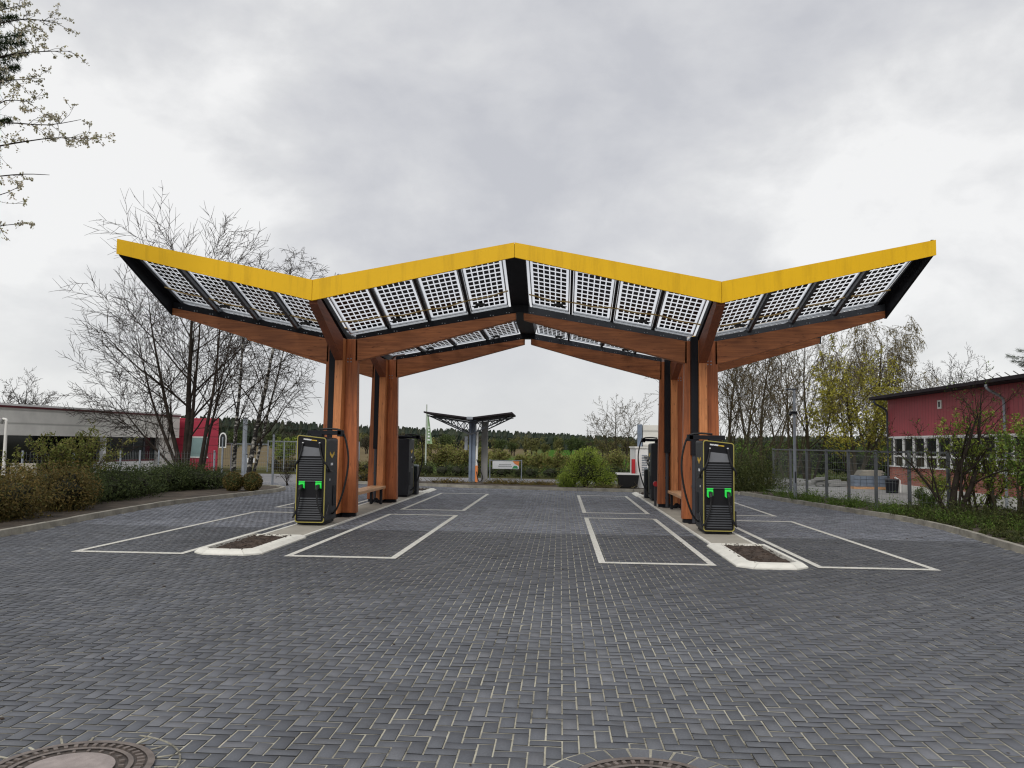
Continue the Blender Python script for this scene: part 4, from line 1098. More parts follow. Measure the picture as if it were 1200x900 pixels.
# tree reaching in from the upper left: branches grown towards surveyed points
def spray(T, C, tips, rng, a, e, r, n, ll):
    a = Vector(a); e = Vector(e); mid = (a + e) / 2 + Vector((0, 0, (a - e).length * .06)); pts = [a, a.lerp(mid, .5) + rvec(rng) * .10, mid + rvec(rng) * .08, mid.lerp(e, .5) + rvec(rng) * .09, e]
    pts = spline(pts, 3); k = len(pts); T.tube(pts, [r * (1 - .8 * i / (k - 1)) for i in range(k)], 5, False)
    for i in range(n):
        u = rng.uniform(.25, 1); q = u * (k - 1); i0 = min(int(q), k - 2); p = pts[i0].lerp(pts[i0 + 1], q - i0); d = (pts[i0 + 1] - pts[i0]).normalized()
        dd = (d + rvec(rng) * .9 + Vector((0, 0, .25))).normalized(); L = ll * rng.uniform(.4, 1.1) * (1.15 - .5 * u); x = p; tw = [p]
        for _ in range(4): dd = (dd + rvec(rng) * .35).normalized(); x = x + dd * L / 4; tw.append(x)
        C.tube(tw, [r * .3, r * .22, r * .17, r * .12, .004], 3, False); tips.append(tw)
        for _ in range(3):
            j = rng.randint(1, 4); d3 = (dd + rvec(rng) * .9).normalized(); y = tw[j] + d3 * L * rng.uniform(.2, .45); C.tube([tw[j], y], [r * .14, .0035], 3, False); tips.append([tw[j], y])
YT = 12.6
trunk = Vector((-10.6, 12.9, 0))
t = empty('blossom_tree', 'tree with pale blossom whose branches reach in at the upper left corner', 'tree', tuple(trunk)); rng = random.Random(171)
T = MB(); C = MB(); tips = []; T.tube([(0, 0, -.1), (.05, 0, 3), (.1, 0, 6), (0, 0, 9.5)], [.2, .17, .12, .04], 9)
def loc(a, b, Y): return at(a, b, Y) - trunk
for (h0, px, py, Y, n) in ((5.3, 112, 163, 12.6, 16), (5.6, 95, 140, 12.9, 14), (6.4, 84, 60, 12.4, 12), (7.0, 72, 28, 12.8, 10), (5.1, 58, 205, 12.5, 3), (4.6, 26, 262, 12.4, 8), (4.7, 24, 218, 12.8, 6), (6.1, 45, 92, 12.5, 10), (5.5, 40, 120, 12.6, 8), (7.6, 30, 5, 12.6, 8)):
    e_ = loc(px, py, Y); spray(T, C, tips, rng, (0.03, 0, e_.z - .12 - (h0 % 1) * .5), e_, .02, n + 3, .5)
T.build('trunk', 'bark', t, smooth=True); C.build('crown', 'twig', t)
F = MB()
for _ in range(2600):
    pts = rng.choice(tips); p = pts[-1] if rng.random() < .6 else pts[rng.randrange(len(pts))]; p = p + rvec(rng) * rng.uniform(0, .05)
    for _ in range(2): leafq(F, p + rvec(rng) * .02, .04 * rng.uniform(.6, 1.2), rng, .8)
F.build('blossom', 'blossom', t)
def pine(label, base, boughs, seed, H, r=.16, nl=.10, dens=240, fall=.35):
    t = empty('pine_tree', label, 'tree', base); rng = random.Random(seed); T = MB(); F = MB()
    T.tube([(0, 0, -.1), (0, 0, H * .5), (0, 0, H)], [r, r * .7, .03], 9)
    for a, e in boughs:
        a = Vector(a); e = Vector(e); pts = [a, a.lerp(e, .5) + Vector((0, 0, .08)), e]; T.tube(pts, [.035, .02, .006], 5, False)
        for _ in range(dens):
            u = rng.uniform(.15, 1.0); c = a.lerp(e, u); side = rvec(rng); c = c + Vector((side.x, side.y, side.z * .55)) * fall * (1.1 - u)
            for _ in range(3):
                d = (rvec(rng) + (e - a).normalized() * .5).normalized() * nl; o = len(F.v); w = d.orthogonal().normalized() * .007
                for q in (c - w, c + w, c + d): F.v.append((q.x, q.y, q.z))
                F.f.append((o, o + 1, o + 2))
    T.build('trunk', 'bark', t, smooth=True); F.build('foliage', 'needle', t); return t
base = Vector((-12.0, 14.6, 0)); bo = []
for (px, py, Y) in ((30, 62, 14.2), (27, 40, 14.4), (20, 20, 14.6), (22, 78, 14.3), (12, 140, 14.3), (30, 50, 14.8), (5, 5, 14.4), (14, 92, 14.7)):
    e = at(px, py, Y) - base; bo.append((Vector((0, 0, e.z - .3)), e))
pine('dark conifer filling the very corner at the upper left behind the blossom', tuple(base), bo, 181, 10, dens=420)
base = at(1262, 520, 34); base.z = 0; bo = []
for (px, py) in ((1179, 417), (1186, 423), (1192, 410), (1196, 428)):
    e = at(px, py, 34) - base; bo.append((Vector((0, 0, e.z - .4)), e))
pine('conifer whose bough tip shows above the roof at the right edge', tuple(base), bo, 182, 9, nl=.16, dens=200, fall=.5)

# ------------------------------------------------------------------ far landscape
def forest():
    rng = random.Random(200); F = MB()
    for _ in range(2600):
        Y = rng.uniform(560, 760); px = rng.uniform(-250, 1450); g = at(px, 520, Y); X = g.x
        top = np.interp(px, [0, 240, 330, 500, 600, 740, 900, 1200], [30, 27, 23, 17, 15, 9.5, 13, 16]) * 640 / FPX + EYE
        z0 = -2.2; Z = top * rng.uniform(.88, 1.03) + (Y - 640) * .008; r = rng.uniform(2.2, 4.2); n = 6; rings = 4; o = len(F.v); sharp = rng.random() < .6
        for j in range(rings):
            u = j / (rings - 1); rr = r * ((1 - u) * .9 + .1 if sharp else math.sin(math.pi * (.25 + .68 * u)))
            for i in range(n):
                a = 6.28 * i / n + j; k = rng.uniform(.75, 1.25); F.v.append((X + rr * k * math.cos(a), Y + rr * k * math.sin(a), z0 + (Z - z0) * (.05 + .95 * u) + rng.uniform(-.4, .4)))
        for j in range(rings - 1):
            for i in range(n): F.f.append((o + j * n + i, o + j * n + (i + 1) % n, o + (j + 1) * n + (i + 1) % n, o + (j + 1) * n + i))
        F.f.append(tuple(o + (rings - 1) * n + i for i in range(n)))
    o = F.build('forest', 'forest'); tag(o, 'dark conifer forest closing the horizon beyond the fields', 'forest', None, 'stuff')
forest()
# individual trees at the far side of the field
def far_proto(mat, seed, dens=900):
    rng = random.Random(seed); T = MB(); F = MB(); T.tube([(0, 0, -.3), (0, 0, .35), (0, 0, .7)], [.035, .025, .012], 6)
    for _ in range(9):
        a = rng.uniform(0, 6.28); e = Vector((math.cos(a) * rng.uniform(.1, .36), math.sin(a) * rng.uniform(.1, .36), rng.uniform(.5, .92))); T.tube([(0, 0, rng.uniform(.1, .45)), e], [.014, .004], 4, False)
    for _ in range(11):
        a = rng.uniform(0, 6.28); k = rng.uniform(0, .28); c = (math.cos(a) * k, math.sin(a) * k, rng.uniform(.32, .82)); r = rng.uniform(.11, .2)
        shell(F, c, r, r, r * 1.1, dens // 11, .05, rng, .2, 1.1, .7)
    tm = bpy.data.meshes.new('trunk'); tm.from_pydata(T.v, [], T.f); tm.materials.append(M['bark'])
    fm = bpy.data.meshes.new('crown'); fm.from_pydata(F.v, [], F.f); fm.materials.append(M[mat]); return tm, fm
protos = {k: [far_proto(k, 300 + i * 7 + j, 1500) for j in range(2)] for i, k in enumerate(('far_grey', 'far_olive', 'far_green'))}
rng = random.Random(210)
names = {'far_grey': 'grey brown bare tree', 'far_olive': 'pale olive budding tree', 'far_green': 'dull green tree'}
far = []
for i in range(44):
    px = 372 + i * 9.0 + rng.uniform(-4, 4) if i < 42 else 300 + i
    top = rng.uniform(8, 15) if px < 560 else rng.uniform(3, 12)
    k = rng.choice(['far_grey', 'far_grey', 'far_olive', 'far_green'] if px < 620 else ['far_grey', 'far_olive', 'far_olive', 'far_green'])
    far.append((px, top, k, rng.uniform(250, 430)))
for i, px in enumerate((262, 278, 300, 322, 346, 870, 905, 935, 965, 990, 1020, 1036)): far.append((px, rng.uniform(8, 16), 'far_green' if i % 2 else 'far_grey', rng.uniform(180, 330)))
for px, top, k, Y in far:
    hor = 520.3 + .0135 * (px - 600); g = at(px, hor - top, Y); z0 = zt(g.x, Y); H = g.z - z0
    e = empty('far_tree', names[k] + ' in the line across the far field', 'tree', (g.x, Y, z0), rng.uniform(0, 6.28), 'trees across the far field'); e.scale = (H * rng.uniform(.9, 1.3), H * 1.1, H)
    tm, fm = rng.choice(protos[k])
    for nm, me in (('trunk', tm), ('crown', fm)):
        o = bpy.data.objects.new(nm, me); COL.objects.link(o); o.parent = e

# ------------------------------------------------------------------ left building
def left_building():
    a = at(-60, 514, 30.0); c = at(200, 514, 43.0); A = Vector((a.x, a.y, 0)); C_ = Vector((c.x, c.y, 0)); d = (C_ - A); L = d.length; ang = math.atan2(d.y, d.x)
    t = empty('low_building', 'long low cream building with maroon roof trim behind the left hedge', 'building', tuple(A), ang)
    def zpx(px, v):   # height seen at pixel column px on the wall line
        best = None
        for k in range(400):
            P = A + d * (k / 399); q = at(px, v, P.y)
            if best is None or abs(q.x - P.x) < best[0]: best = (abs(q.x - P.x), q.z, (P - A).length)
        return best[1], best[2]
    zt1, _ = zpx(100, 480.5); zb1, _ = zpx(100, 511.5)
    zw, _ = zpx(150, 538.5)
    b = MB(); b.box(0, L, -.5, 12, zb1, zt1 - .10); b.build('upper_wall', 'bluster', t)
    b = MB(); b.box(-.05, L + .05, -.56, 12.05, zt1 - .10, zt1 - .02); b.build('roof_trim', 'maroon', t)
    b = MB(); b.box(-.05, L + .05, -.54, 12, zt1 - .018, zt1 + .06); b.build('roof', 'white', t)
    _, s1 = zpx(114, 520); _, s2 = zpx(180, 520); _, s3 = zpx(186, 520)
    b = MB(); b.box(0, L, 1.6, 1.7, .0, zb1); b.build('recess_wall', 'glassdark', t)
    # window band right part
    w = b = MB(); b.box(s1, s2, -.02, .02, zw, zb1); win = b.build('window_band', 'glassdark', t)
    b = MB(); n = 5
    for k in range(n + 1):
        x = s1 + (s2 - s1) * k / n; b.box(x - .04, x + .04, -.05, -.021, zw, zb1)
    b.build('frame', 'anthracite', win)
    b = MB(); b.box(s1, s2, -.06, .2, zw - .08, zw); b.build('sill', 'maroon', win)
    b = MB(); b.box(s1, s2, -.04, .2, 0, zw - .08); b.build('lower_wall', 'white', t)
    b = MB(); b.box(s3 - .35, L, -.3, .3, 0, zb1); b.build('corner_wall', 'cream', t)
    _, sp0 = zpx(116, 520)
    b = MB(); b.box(sp0 - .18, sp0, -.4, -.2, 0, zb1); b.build('post', 'white', t)
    # interior things seen in the band
    for (u, col) in ((.35, 'glasspale'), (.55, 'crimson'), (.75, 'anthracite')):
        pass
    return t
left_building()
t = empty('red_annex', 'crimson clad block with a pale window behind the big bare tree', 'building', (0, 0, 0))
A = at(197, 560, 43.5); B = at(254, 560, 43.5); zt_ = at(225, 490, 43.5).z
t.location = (A.x, 43.5, 0)
q1 = at(253, 560, 50.5); q0 = at(190, 560, 50.5)
b = MB(); b.prism([(0, 0), (B.x - A.x, 0), (q1.x - A.x, 7), (q0.x - A.x, 7)], 0, zt_); b.build('wall', 'crimsonclad', t)
w0 = at(222, 535, 43.4); w1 = at(243, 513, 43.4)
b = MB(); b.box(w0.x - A.x, w1.x - A.x, -.04, -.003, w0.z, w1.z); w = b.build('window', 'glasspale', t)
b = MB(); b.box(w0.x - A.x - .05, w1.x - A.x + .05, -.06, -.041, w1.z, w1.z + .06); b.box(w0.x - A.x - .05, w1.x - A.x + .05, -.06, -.041, w0.z - .06, w0.z); b.build('frame', 'white', w)

# slab wall piece & dark car-like volumes behind the left hedge: pale board
g0 = at(13, 553, 27); g1 = at(43, 543, 27)
b = MB(); b.box(-(g1.x - g0.x) / 2, (g1.x - g0.x) / 2, -.03, .03, 0, g1.z); b.box(-.5, -.45, .03, .08, 0, g1.z - .1)
o = b.build('board', 'conc'); o.location = ((g0.x + g1.x) / 2, 27, 0); tag(o, 'pale weathered board standing behind the juniper hedge at far left', 'board')
# cream lamp post at the left edge
def post_lamp(px, pyb, pyt, Y, label, name='lamp_post', mat='cream', r=.06, cams=False):
    g = at(px, pyb, Y); top = at(px, pyt, Y).z; t = empty(name, label, 'lamp', (g.x, Y, 0))
    b = MB(); b.cyl(0, 0, 0, top - .1, r, 12, r * .7); b.build('pole', mat, t, smooth=False)
    b = MB()
    if not cams:
        b.tube(spline([(0, 0, top - .12), (.0, 0, top), (-.12, 0, top + .03)], 4), .04, 8); b.build('bracket', mat, t)
        b = MB(); b.tube([(-.20, 0, top - .08), (-.12, 0, top + .04)], [.09, .05], 10); b.build('lamp_head', 'conc_grey', t)
    return t, top
post_lamp(4, 556, 492, 25, 'cream lamp post with a small curved head at the left edge')

# ------------------------------------------------------------------ left fence, signs, poles
def mesh_fence(pts, H, label, pitch=.12, name='mesh_fence', pr=.03, wr=.006, rail=True, z0=.0, postmat='galv', hp=.2, post_h=None):
    P = [Vector((x, y, z0)) for x, y in pts]; t = empty(name, label, 'fence', tuple(P[0])); O = P[0]
    for p in P:
        b = MB(); q = p - O; b.box(q.x - pr, q.x + pr, q.y - pr, q.y + pr, 0, (post_h or H) + .05); b.build('post', postmat, t)
    for i in range(len(P) - 1):
        a = P[i] - O; c = P[i + 1] - O; d = c - a; L = d.length; b = MB(); n = int(L / pitch)
        for k in range(1, n):
            q = a + d * (k / n); b.tube([q + Vector((0, 0, .06)), q + Vector((0, 0, H))], wr, 3, False)
        for k in range(int(H / hp) + 1):
            z = .06 + k * hp
            if z < H: b.tube([a + Vector((0, 0, z)), c + Vector((0, 0, z))], wr, 3, False)
        b.build('mesh_panel', 'wire', t)
        if rail:
            b = MB(); b.bar(a + Vector((0, 0, H + .01)), c + Vector((0, 0, H + .01)), .045, .045); b.build('rail', postmat, t)
    return t
mesh_fence([tuple(at(px, 560, Y)[:2]) for px, Y in ((25, 27.5), (85, 29.0), (140, 31.0), (163, 32.5), (185, 33.5), (250, 35.5))], 1.15, 'thin grey mesh fence in front of the cream building on the left', rail=False, pr=.025, wr=.004)
mesh_fence([tuple(at(px, 558, Y)[:2]) for px, Y in ((252, 44.5), (270, 44.5), (288, 44.6), (313, 44.8))], 1.45, 'galvanised mesh gate and fence behind the birches', .10)
mesh_fence([tuple(at(px, 558, Y)[:2]) for px, Y in ((313, 45.4), (332, 45.6), (347, 45.6), (420, 46.5))], 1.7, 'taller mesh fence continuing behind the near left charging station', .10, z0=-.08)
def pole(px, pyb, pyt, r, mat, label, name='signpost', Y=None):
    g = G(px, pyb) if Y is None else at(px, pyb, Y); top = at(px, pyt, g.y).z; b = MB(); b.cyl(0, 0, 0, top, r, 10); return g, top, b
g, top, b = pole(259, 574, 512, .03, 'galv', '')
t = empty('sign_post', 'arched dark sign on a thin grey post in front of the red annex', 'sign', (g.x, g.y, 0)); b.build('pole', 'galv', t)
b = MB(); zc = at(262, 517, g.y).z; pts = [(-.12, zc - .22), (.12, zc - .22)] + [(.12 * math.cos(a), zc + .12 + .17 * math.sin(a)) for a in np.linspace(0, math.pi, 9)]
b.prism(pts, -.012, .012, 1); b.build('rim', 'white', t); b = MB(); b.prism([(x * .78, zc + (z - zc) * .84) for x, z in pts], -.018, -.0125, 1); b.build('plate', 'glassdark', t)
for px, pyb, pyt, r, lab in ((250, 569, 530, .035, 'short thin grey post left of the birches'), (319, 570, 509, .04, 'thin grey post standing at the road left of the charging station'), (285, 563, 490, .09, 'stout pale grey post between the two birch trunks'), (288, 569, 533, .03, 'thin grey post carrying a small white plate by the right birch')):
    g, top, b = pole(px, pyb, pyt, r, 'galv', lab); t = empty('post', lab, 'post', (g.x, g.y, 0)); b.build('pole', 'galv', t)
    b = MB(); b.cyl(0, 0, top, top + .03, r * 1.25, 10); b.build('cap', 'anthracite', t)
    if 'plate' in lab: b = MB(); b.box(.03, .30, -.02, 0, top - .28, top - .12); b.build('plate', 'markw', t)

# ------------------------------------------------------------------ shelter, flag, banner, transformer, skip
def shelter():
    g = G(549, 567); Y = 34.3; X0 = at(553, 560, Y).x; t = empty('small_canopy', 'small butterfly roofed shelter on a blue steel post and a concrete post', 'shelter', (X0, Y, 0))
    Z = lambda px, py, y=Y: at(px, py, y)
    zc = Z(555, 492).z
    lx = Z(502, 484).x - X0; lz = Z(502, 485).z; rx = Z(602, 484).x - X0; rz_ = Z(606, 486).z
    for k, (sx_, zz, nm) in enumerate(((lx, lz, 'roof_wing'), (rx, rz_, 'roof_wing'))):
        b = MB(); x0_ = 0.0
        for q in range(1):
            P = [(x0_, -1.2, zc + .0), (sx_, -1.2, zz + .0), (sx_, 1.6, zz - .04), (x0_, 1.6, zc - .06)]
            if sx_ < 0: P = [P[1], P[0], P[3], P[2]]
            b.hexa(P + [(a, y, z + .065) for a, y, z in P])
        w = b.build(nm, 'roofdark', t)
        # truss under the wing
        tr = MB()
        for y in (-.7, 1.1):
            zb = zc - .62; tr.bar((x0_, y, zb), (sx_ * .92, y, zz - .10), .05)
            tr.bar((x0_, y, zc - .12), (sx_ * .96, y, zz - .10), .05)
            n = 6; prev = Vector((x0_, y, zb))
            for i in range(1, n + 1):
                u = i / n * .9; lo = Vector((sx_ * .92 * u, y, zb + (zz - .10 - zb) * u)); up = Vector((sx_ * .96 * u, y, zc - .12 + (zz - .10 - zc + .12) * u))
                tr.bar(prev, up if i % 2 else lo, .03); prev = up if i % 2 else lo
                tr.bar(lo, up, .022)
        tr.build('truss', 'anthracite', w)
    b = MB(); b.box(-.13, -.04, -.10, .10, 0, zc + .05); b.box(.04, .13, -.10, .10, 0, zc + .05); b.box(-.04, .04, -.02, .02, 0, zc + .02)
    b.build('steel_post', 'bluegrey', t)
    b = MB(); b.box(.32, .58, .5, .76, 0, zc - .05); b.build('concrete_post', 'conc_grey', t, .01)
    b = MB(); b.box(-.32, -.20, -.06, .06, zc - 1.25, zc - .68); b.build('fuse_box', 'galv', t)
    b = MB(); b.box(.17, .24, -.08, .02, zc - 1.2, zc - .45); b.box(.15, .23, -.1, .0, .75, 1.55); b.build('cabinet', 'white', t)
    b = MB(); b.box(.14, .24, -.12, .02, .04, .75); b.build('hose_reel', 'orange', t)
    b = MB(); b.tube(spline([(.2, -.12, 1.0), (.34, -.15, .6), (.46, -.15, .25), (.3, -.15, .1), (.2, -.12, .5)], 5), .02, 6); b.build('hose', 'rubber', t)
    b = MB(); b.box(-.12, .12, -1.24, -1.20, zc - .02, zc + .09); b.build('valley_cap', 'galv', t)
shelter()
g = G(499, 553.5); Yf = 42.0; X = at(498.5, 553, Yf).x; top = at(500.5, 474, Yf).z
t = empty('flag', 'tall pale pole with a furled light green flag left of the small shelter', 'flag', (X, Yf, 0), 0)
b = MB(); b.cyl(0, 0, 0, top, .045, 10, .03); b.build('pole', 'pole', t)
zf0 = at(503, 520, Yf).z; zf1 = at(503, 484, Yf).z
b = MB(); n = 14; vs = []
for i in range(n + 1):
    u = i / n; z = zf1 + (zf0 - zf1) * u; w = .04 + .25 * u ** .8
    for k in range(5): q = k / 4; vs.append((.04 + w * q, .05 * math.sin(q * 9 + u * 3), z - .05 * q * (1 if i < n else 0)))
b.add(vs, [(i * 5 + k, i * 5 + k + 1, (i + 1) * 5 + k + 1, (i + 1) * 5 + k) for i in range(n) for k in range(4)])
fl = b.build('cloth', 'green_flag', t)
b = MB()
for i in range(5): z = zf0 + .16 + i * .16; b.box(.09 + .008 * i, .20 - .008 * i, -.075, -.062, z, z + .07 + .02 * (i % 2))
b.build('lettering', 'markw', fl)

ga = G(577, 560.5); Yb = 38.4; A = at(577, 556, Yb); B = at(608, 556, Yb); z0 = at(592, 549.5, Yb).z; z1 = at(592, 540.5, Yb).z
t = empty('banner', 'white banner with an orange and green corner on two posts before the far shrubs', 'banner', ((A.x + B.x) / 2, Yb, 0)); hw = (B.x - A.x) / 2
w = hw + .12
for s in (-1, 1):
    b = MB(); b.cyl(s * w, 0, 0, z1 + .08, .025, 8); b.build('post', 'galv', t)
b = MB(); b.box(-hw, hw, -.012, .012, z0, z1); pn = b.build('panel', 'bannerw', t)
b = MB(); b.box(-w, w, -.015, .015, z1 + .02, z1 + .05); b.build('rail', 'galv', t)
b = MB()
H_ = z1 - z0
for r, (u0, u1) in enumerate(((.25, .70), (.22, .74))):
    x = -hw + 2 * hw * u0; rng = random.Random(r)
    while x < -hw + 2 * hw * u1: ww = rng.uniform(.02, .05); b.box(x, x + ww, -.016, -.0125, z1 - H_ * (.42 + .22 * r) - .03, z1 - H_ * (.42 + .22 * r) + .012); x += ww + .014
b.build('lettering', 'textgrey', pn)
b = MB(); b.prism([(hw * .52, z1), (hw, z1), (hw, z1 - H_ * .62), (hw * .86, z1 - H_ * .48), (hw * .66, z1 - H_ * .3)], -.018, -.0125, 1); b.build('orange_mark', 'orange', pn)
b = MB(); b.prism([(hw * .48, z0 + .02), (hw * .95, z0 + .02), (hw * .85, z0 + H_ * .40), (hw * .62, z0 + H_ * .42)], -.018, -.0125, 1); b.build('green_mark', 'green', pn)

def transformer():
    Y = 31.6; A = at(745, 570, Y); zl = at(750, 525.5, Y).z; t = empty('transformer_cabin', 'white technical cabin with a smaller white unit on its roof behind the right island', 'cabin', (A.x, Y, 0))
    W_ = 3.2
    b = MB(); b.box(0, W_, 0, 2.6, 0, zl); b.build('lower_body', 'white', t, .02)
    b = MB(); b.box(-.04, W_ + .04, -.04, 2.64, zl + .003, zl + .07); b.build('flat_roof', 'cream', t)
    z2 = at(760, 498, Y + .4).z; x2 = at(753.5, 510, Y + .4).x - A.x
    b = MB(); b.box(x2, W_ - .3, .4, 2.2, zl + .073, z2); b.build('roof_unit', 'bluster', t, .01)
    x3 = at(747.5, 510, Y + .4).x - A.x; b = MB(); b.box(x3, x2 - .03, .4, .7, zl + .073, z2 + .02); b.build('duct', 'bluegrey', t)
    b = MB()
    for k in range(9): b.box(.22, .42, -.012, -.002, zl * .35 + k * .09, zl * .35 + k * .09 + .05)
    b.build('vent', 'galv', t)
    b = MB(); b.box(.62, 1.25, -.02, -.002, .12, zl - .25); d = b.build('door', 'cream', t); b = MB(); b.box(.66, .70, -.05, -.021, .9, 1.05); b.build('handle', 'black', d)
    b = MB(); b.box(.30, .55, -.20, -.002, zl - .32, zl - .27); b.build('rain_hood', 'conc_grey', t)
transformer()
A = at(740, 555, 31.5); z1 = at(742, 538, 31.5).z; z0 = at(742, 555.5, 31.5).z
t = empty('red_cabinet', 'narrow red hydrant cabinet at the left edge of the white technical cabin', 'cabinet', (A.x, 31.35, 0))
b = MB(); b.box(0, .13, 0, .2, z0, z1); b.build('housing', 'red', t, .01); b = MB(); b.cyl(.065, .1, 0, z0 + .01, .03, 8); b.build('stand', 'galv', t)
A = G(767.5, 556); t = empty('emergency_button', 'round red emergency button box by the far right column', 'button', (2.6, 23.05, 0))
b = MB(); b.tube([(0, 0, .62), (0, -.09, .62)], .07, 14); b.build('button', 'red', t); b = MB(); b.box(-.035, .03, 0, .05, .02, .70); b.build('stand', 'anthracite', t)
A = at(724, 575, 31.2); B = at(749, 575, 31.2); z1 = at(737, 556.5, 31.2).z
t = empty('skip', 'black open skip with a pale rim beside the white cabin', 'skip', ((A.x + B.x) / 2, 31.2, .07)); h = (B.x - A.x) / 2; z1 -= .07
b = MB(); b.v = [(-h * .82, 0, .03), (h * .82, 0, .03), (h * .82, .9, .03), (-h * .82, .9, .03), (-h, -.05, z1), (h, -.05, z1), (h, .95, z1), (-h, .95, z1)]
b.f = [(3, 2, 1, 0), (0, 1, 5, 4), (1, 2, 6, 5), (2, 3, 7, 6), (3, 0, 4, 7)]; o = b.build('body', 'rubber', t); md = o.modifiers.new('thick', 'SOLIDIFY'); md.thickness = .02
b = MB()
for q in ((-h - .03, h + .03, -.08, -.04), (-h - .03, h + .03, .94, .98)): b.box(q[0], q[1], q[2], q[3], z1, z1 + .05)
for q in ((-h - .03, -h + .01), (h - .01, h + .03)): b.box(q[0], q[1], -.04, .94, z1, z1 + .05)
b.build('rim', 'white', t)
# pale stone heap beyond
b = MB(); rng = random.Random(9); c = G(712, 562)
for _ in range(60):
    x = rng.gauss(0, .5); y = rng.gauss(0, .3); r = rng.uniform(.05, .12); blob_core(b, (x, y, r * .6), r, r, r * .7, rng, 6, 4, .2)
o = b.build('rubble', 'conc'); o.location = (c.x, c.y, 0); tag(o, 'low heap of pale rubble behind the black skip', 'rubble')

# ------------------------------------------------------------------ street lamp and fence on the right
g = G(932, 585, .07); top = at(929, 457, g.y).z
t = empty('street_lamp', 'slim galvanised lamp post with cameras halfway up beside the right kerb', 'street lamp', (g.x, g.y, .07)); top -= .07
b = MB(); b.cyl(0, 0, 0, top, .052, 14, .038); b.build('pole', 'galv', t)
b = MB(); b.box(-.26, .06, -.06, .06, top, top + .045); b.build('lamp_head', 'anthracite', t, .01)
zc = at(929, 484, g.y).z - .07
b = MB(); b.box(-.13, .07, -.07, .07, zc - .03, zc + .05); b.tube([(-.11, -.02, zc - .02), (-.16, -.12, zc - .06)], .04, 8); b.build('camera_bracket', 'black', t)
b = MB(); b.box(-.02, .02, -.056, -.05, .5, .85); b.build('service_door', 'anthracite', t)
fp = []
for px, py in ((905, 573), (925, 577), (944, 581), (967, 585.5), (993, 589), (1025, 597), (1064, 601), (1110, 604), (1160, 607), (1215, 610), (1290, 616)):
    q = G(px, py, .07); fp.append((q.x + .05, q.y))
mesh_fence(fp, 1.5, 'grey steel mesh fence along the right side in front of the red building', .10, name='mesh_fence', postmat='steel_dark', pr=.035, wr=.0026, z0=.07, hp=.22)

# ------------------------------------------------------------------ red building
def red_building():
    X = 12.35; c = atX(1042, 576, X); Yc = c.y; zc = lambda px, v: atX(px, v, X).z
    Ynear = 9.0; ztop = zc(1046, 468); t = empty('red_building', 'red clad building with white framed windows at the right edge', 'building', (X, Yc, 0))
    def B(x0, x1, ya, yb, z0, z1, name, mat, p=t, bev=0): b = MB(); b.box(x0, x1, ya - Yc, yb - Yc, z0, z1); return b.build(name, mat, p, bev)
    zw0 = zc(1048, 545.5); zw1 = zc(1048, 511.5); zb = .38
    B(0, 9, Ynear, Yc, zw1 + .002, ztop, 'upper_wall', 'redclad')
    B(.03, 9, Ynear, Yc - .02, zb + .002, zw0 - .002, 'lower_wall', 'brickwall')
    B(.0, 9, Ynear, Yc, 0, zb, 'plinth', 'cream')
    B(.10, 9, Ynear, Yc - .02, zw0, zw1, 'window_recess', 'anthracite')
    B(-.02, .12, Ynear, Yc, zw0 - .045, zw0, 'sill', 'white'); B(-.015, .12, Ynear, Yc, zw1 - .05, zw1, 'lintel', 'white')
    zs = zc(1048, 534); zs = zw0 + (zw1 - zw0) * .33
    marks = [1047, 1058, 1069.5, 1083.5, 1098, 1113, 1129, 1148, 1166, 1186, 1204, 1226, 1250, 1278, 1310, 1350]
    ys = [atX(p, 530, X).y for p in marks]
    for i in range(len(ys) - 1):
        ya, yb = ys[i + 1], ys[i]; f = .045 if i % 3 != 2 else .10
        w = B(.05, .08, ya, yb, zw0, zw1 - .05, 'window', 'glassdark')
        b = MB()
        b.box(.0, .049, yb - f - Yc, yb - Yc, zw0, zw1 - .05)
        if i % 3 == 2 or i % 3 == 0: b.box(.0, .049, ya - Yc, ya + .035 - Yc, zw0, zw1 - .05)
        b.box(.003, .049, ya - Yc + .036, yb - f - .001 - Yc, zs - .03, zs + .03)
        b.box(.003, .049, ya - Yc + .036, yb - f - .001 - Yc, zw1 - .09, zw1 - .051); b.build('frame', 'white', w)
    # roof with overhang
    b = MB(); b.box(-.50, 9.4, Ynear - .5 - Yc, .38, ztop + .002, ztop + .10); b.build('roof', 'roofdark', t)
    b = MB(); b.box(-.56, -.503, Ynear - .5 - Yc, .38, ztop + .02, ztop + .12); b.build('gutter', 'roofdark', t)
    b = MB()
    for k in range(40):
        y = .3 - k * .42; b.bar((-.30, y, ztop + .10), (-.60, y - .18, ztop + .22), .018)
    b.build('snow_guard', 'conc_grey', t)
    for py_, nm in ((Yc - .12, 1), (atX(1181, 520, X).y, 2)):
        y = py_ - Yc; b = MB(); b.tube(spline([(-.54, y, ztop - .02), (-.50, y, ztop - .15), (-.12, y, ztop - .38), (-.07, y, ztop - .6)], 4), .04, 8); b.tube([(-.07, y, ztop - .6), (-.07, y, .1)], .04, 8); b.build('downpipe', 'galv' if nm == 2 else 'anthracite', t)
    q = atX(1102, 474, X); B(-.04, -.001, q.y - .14, q.y + .14, q.z - .14, q.z + .14, 'vent', 'cream'); B(-.045, -.041, q.y - .06, q.y + .06, q.z - .09, q.z + .09, 'vent', 'glassdark')
red_building()
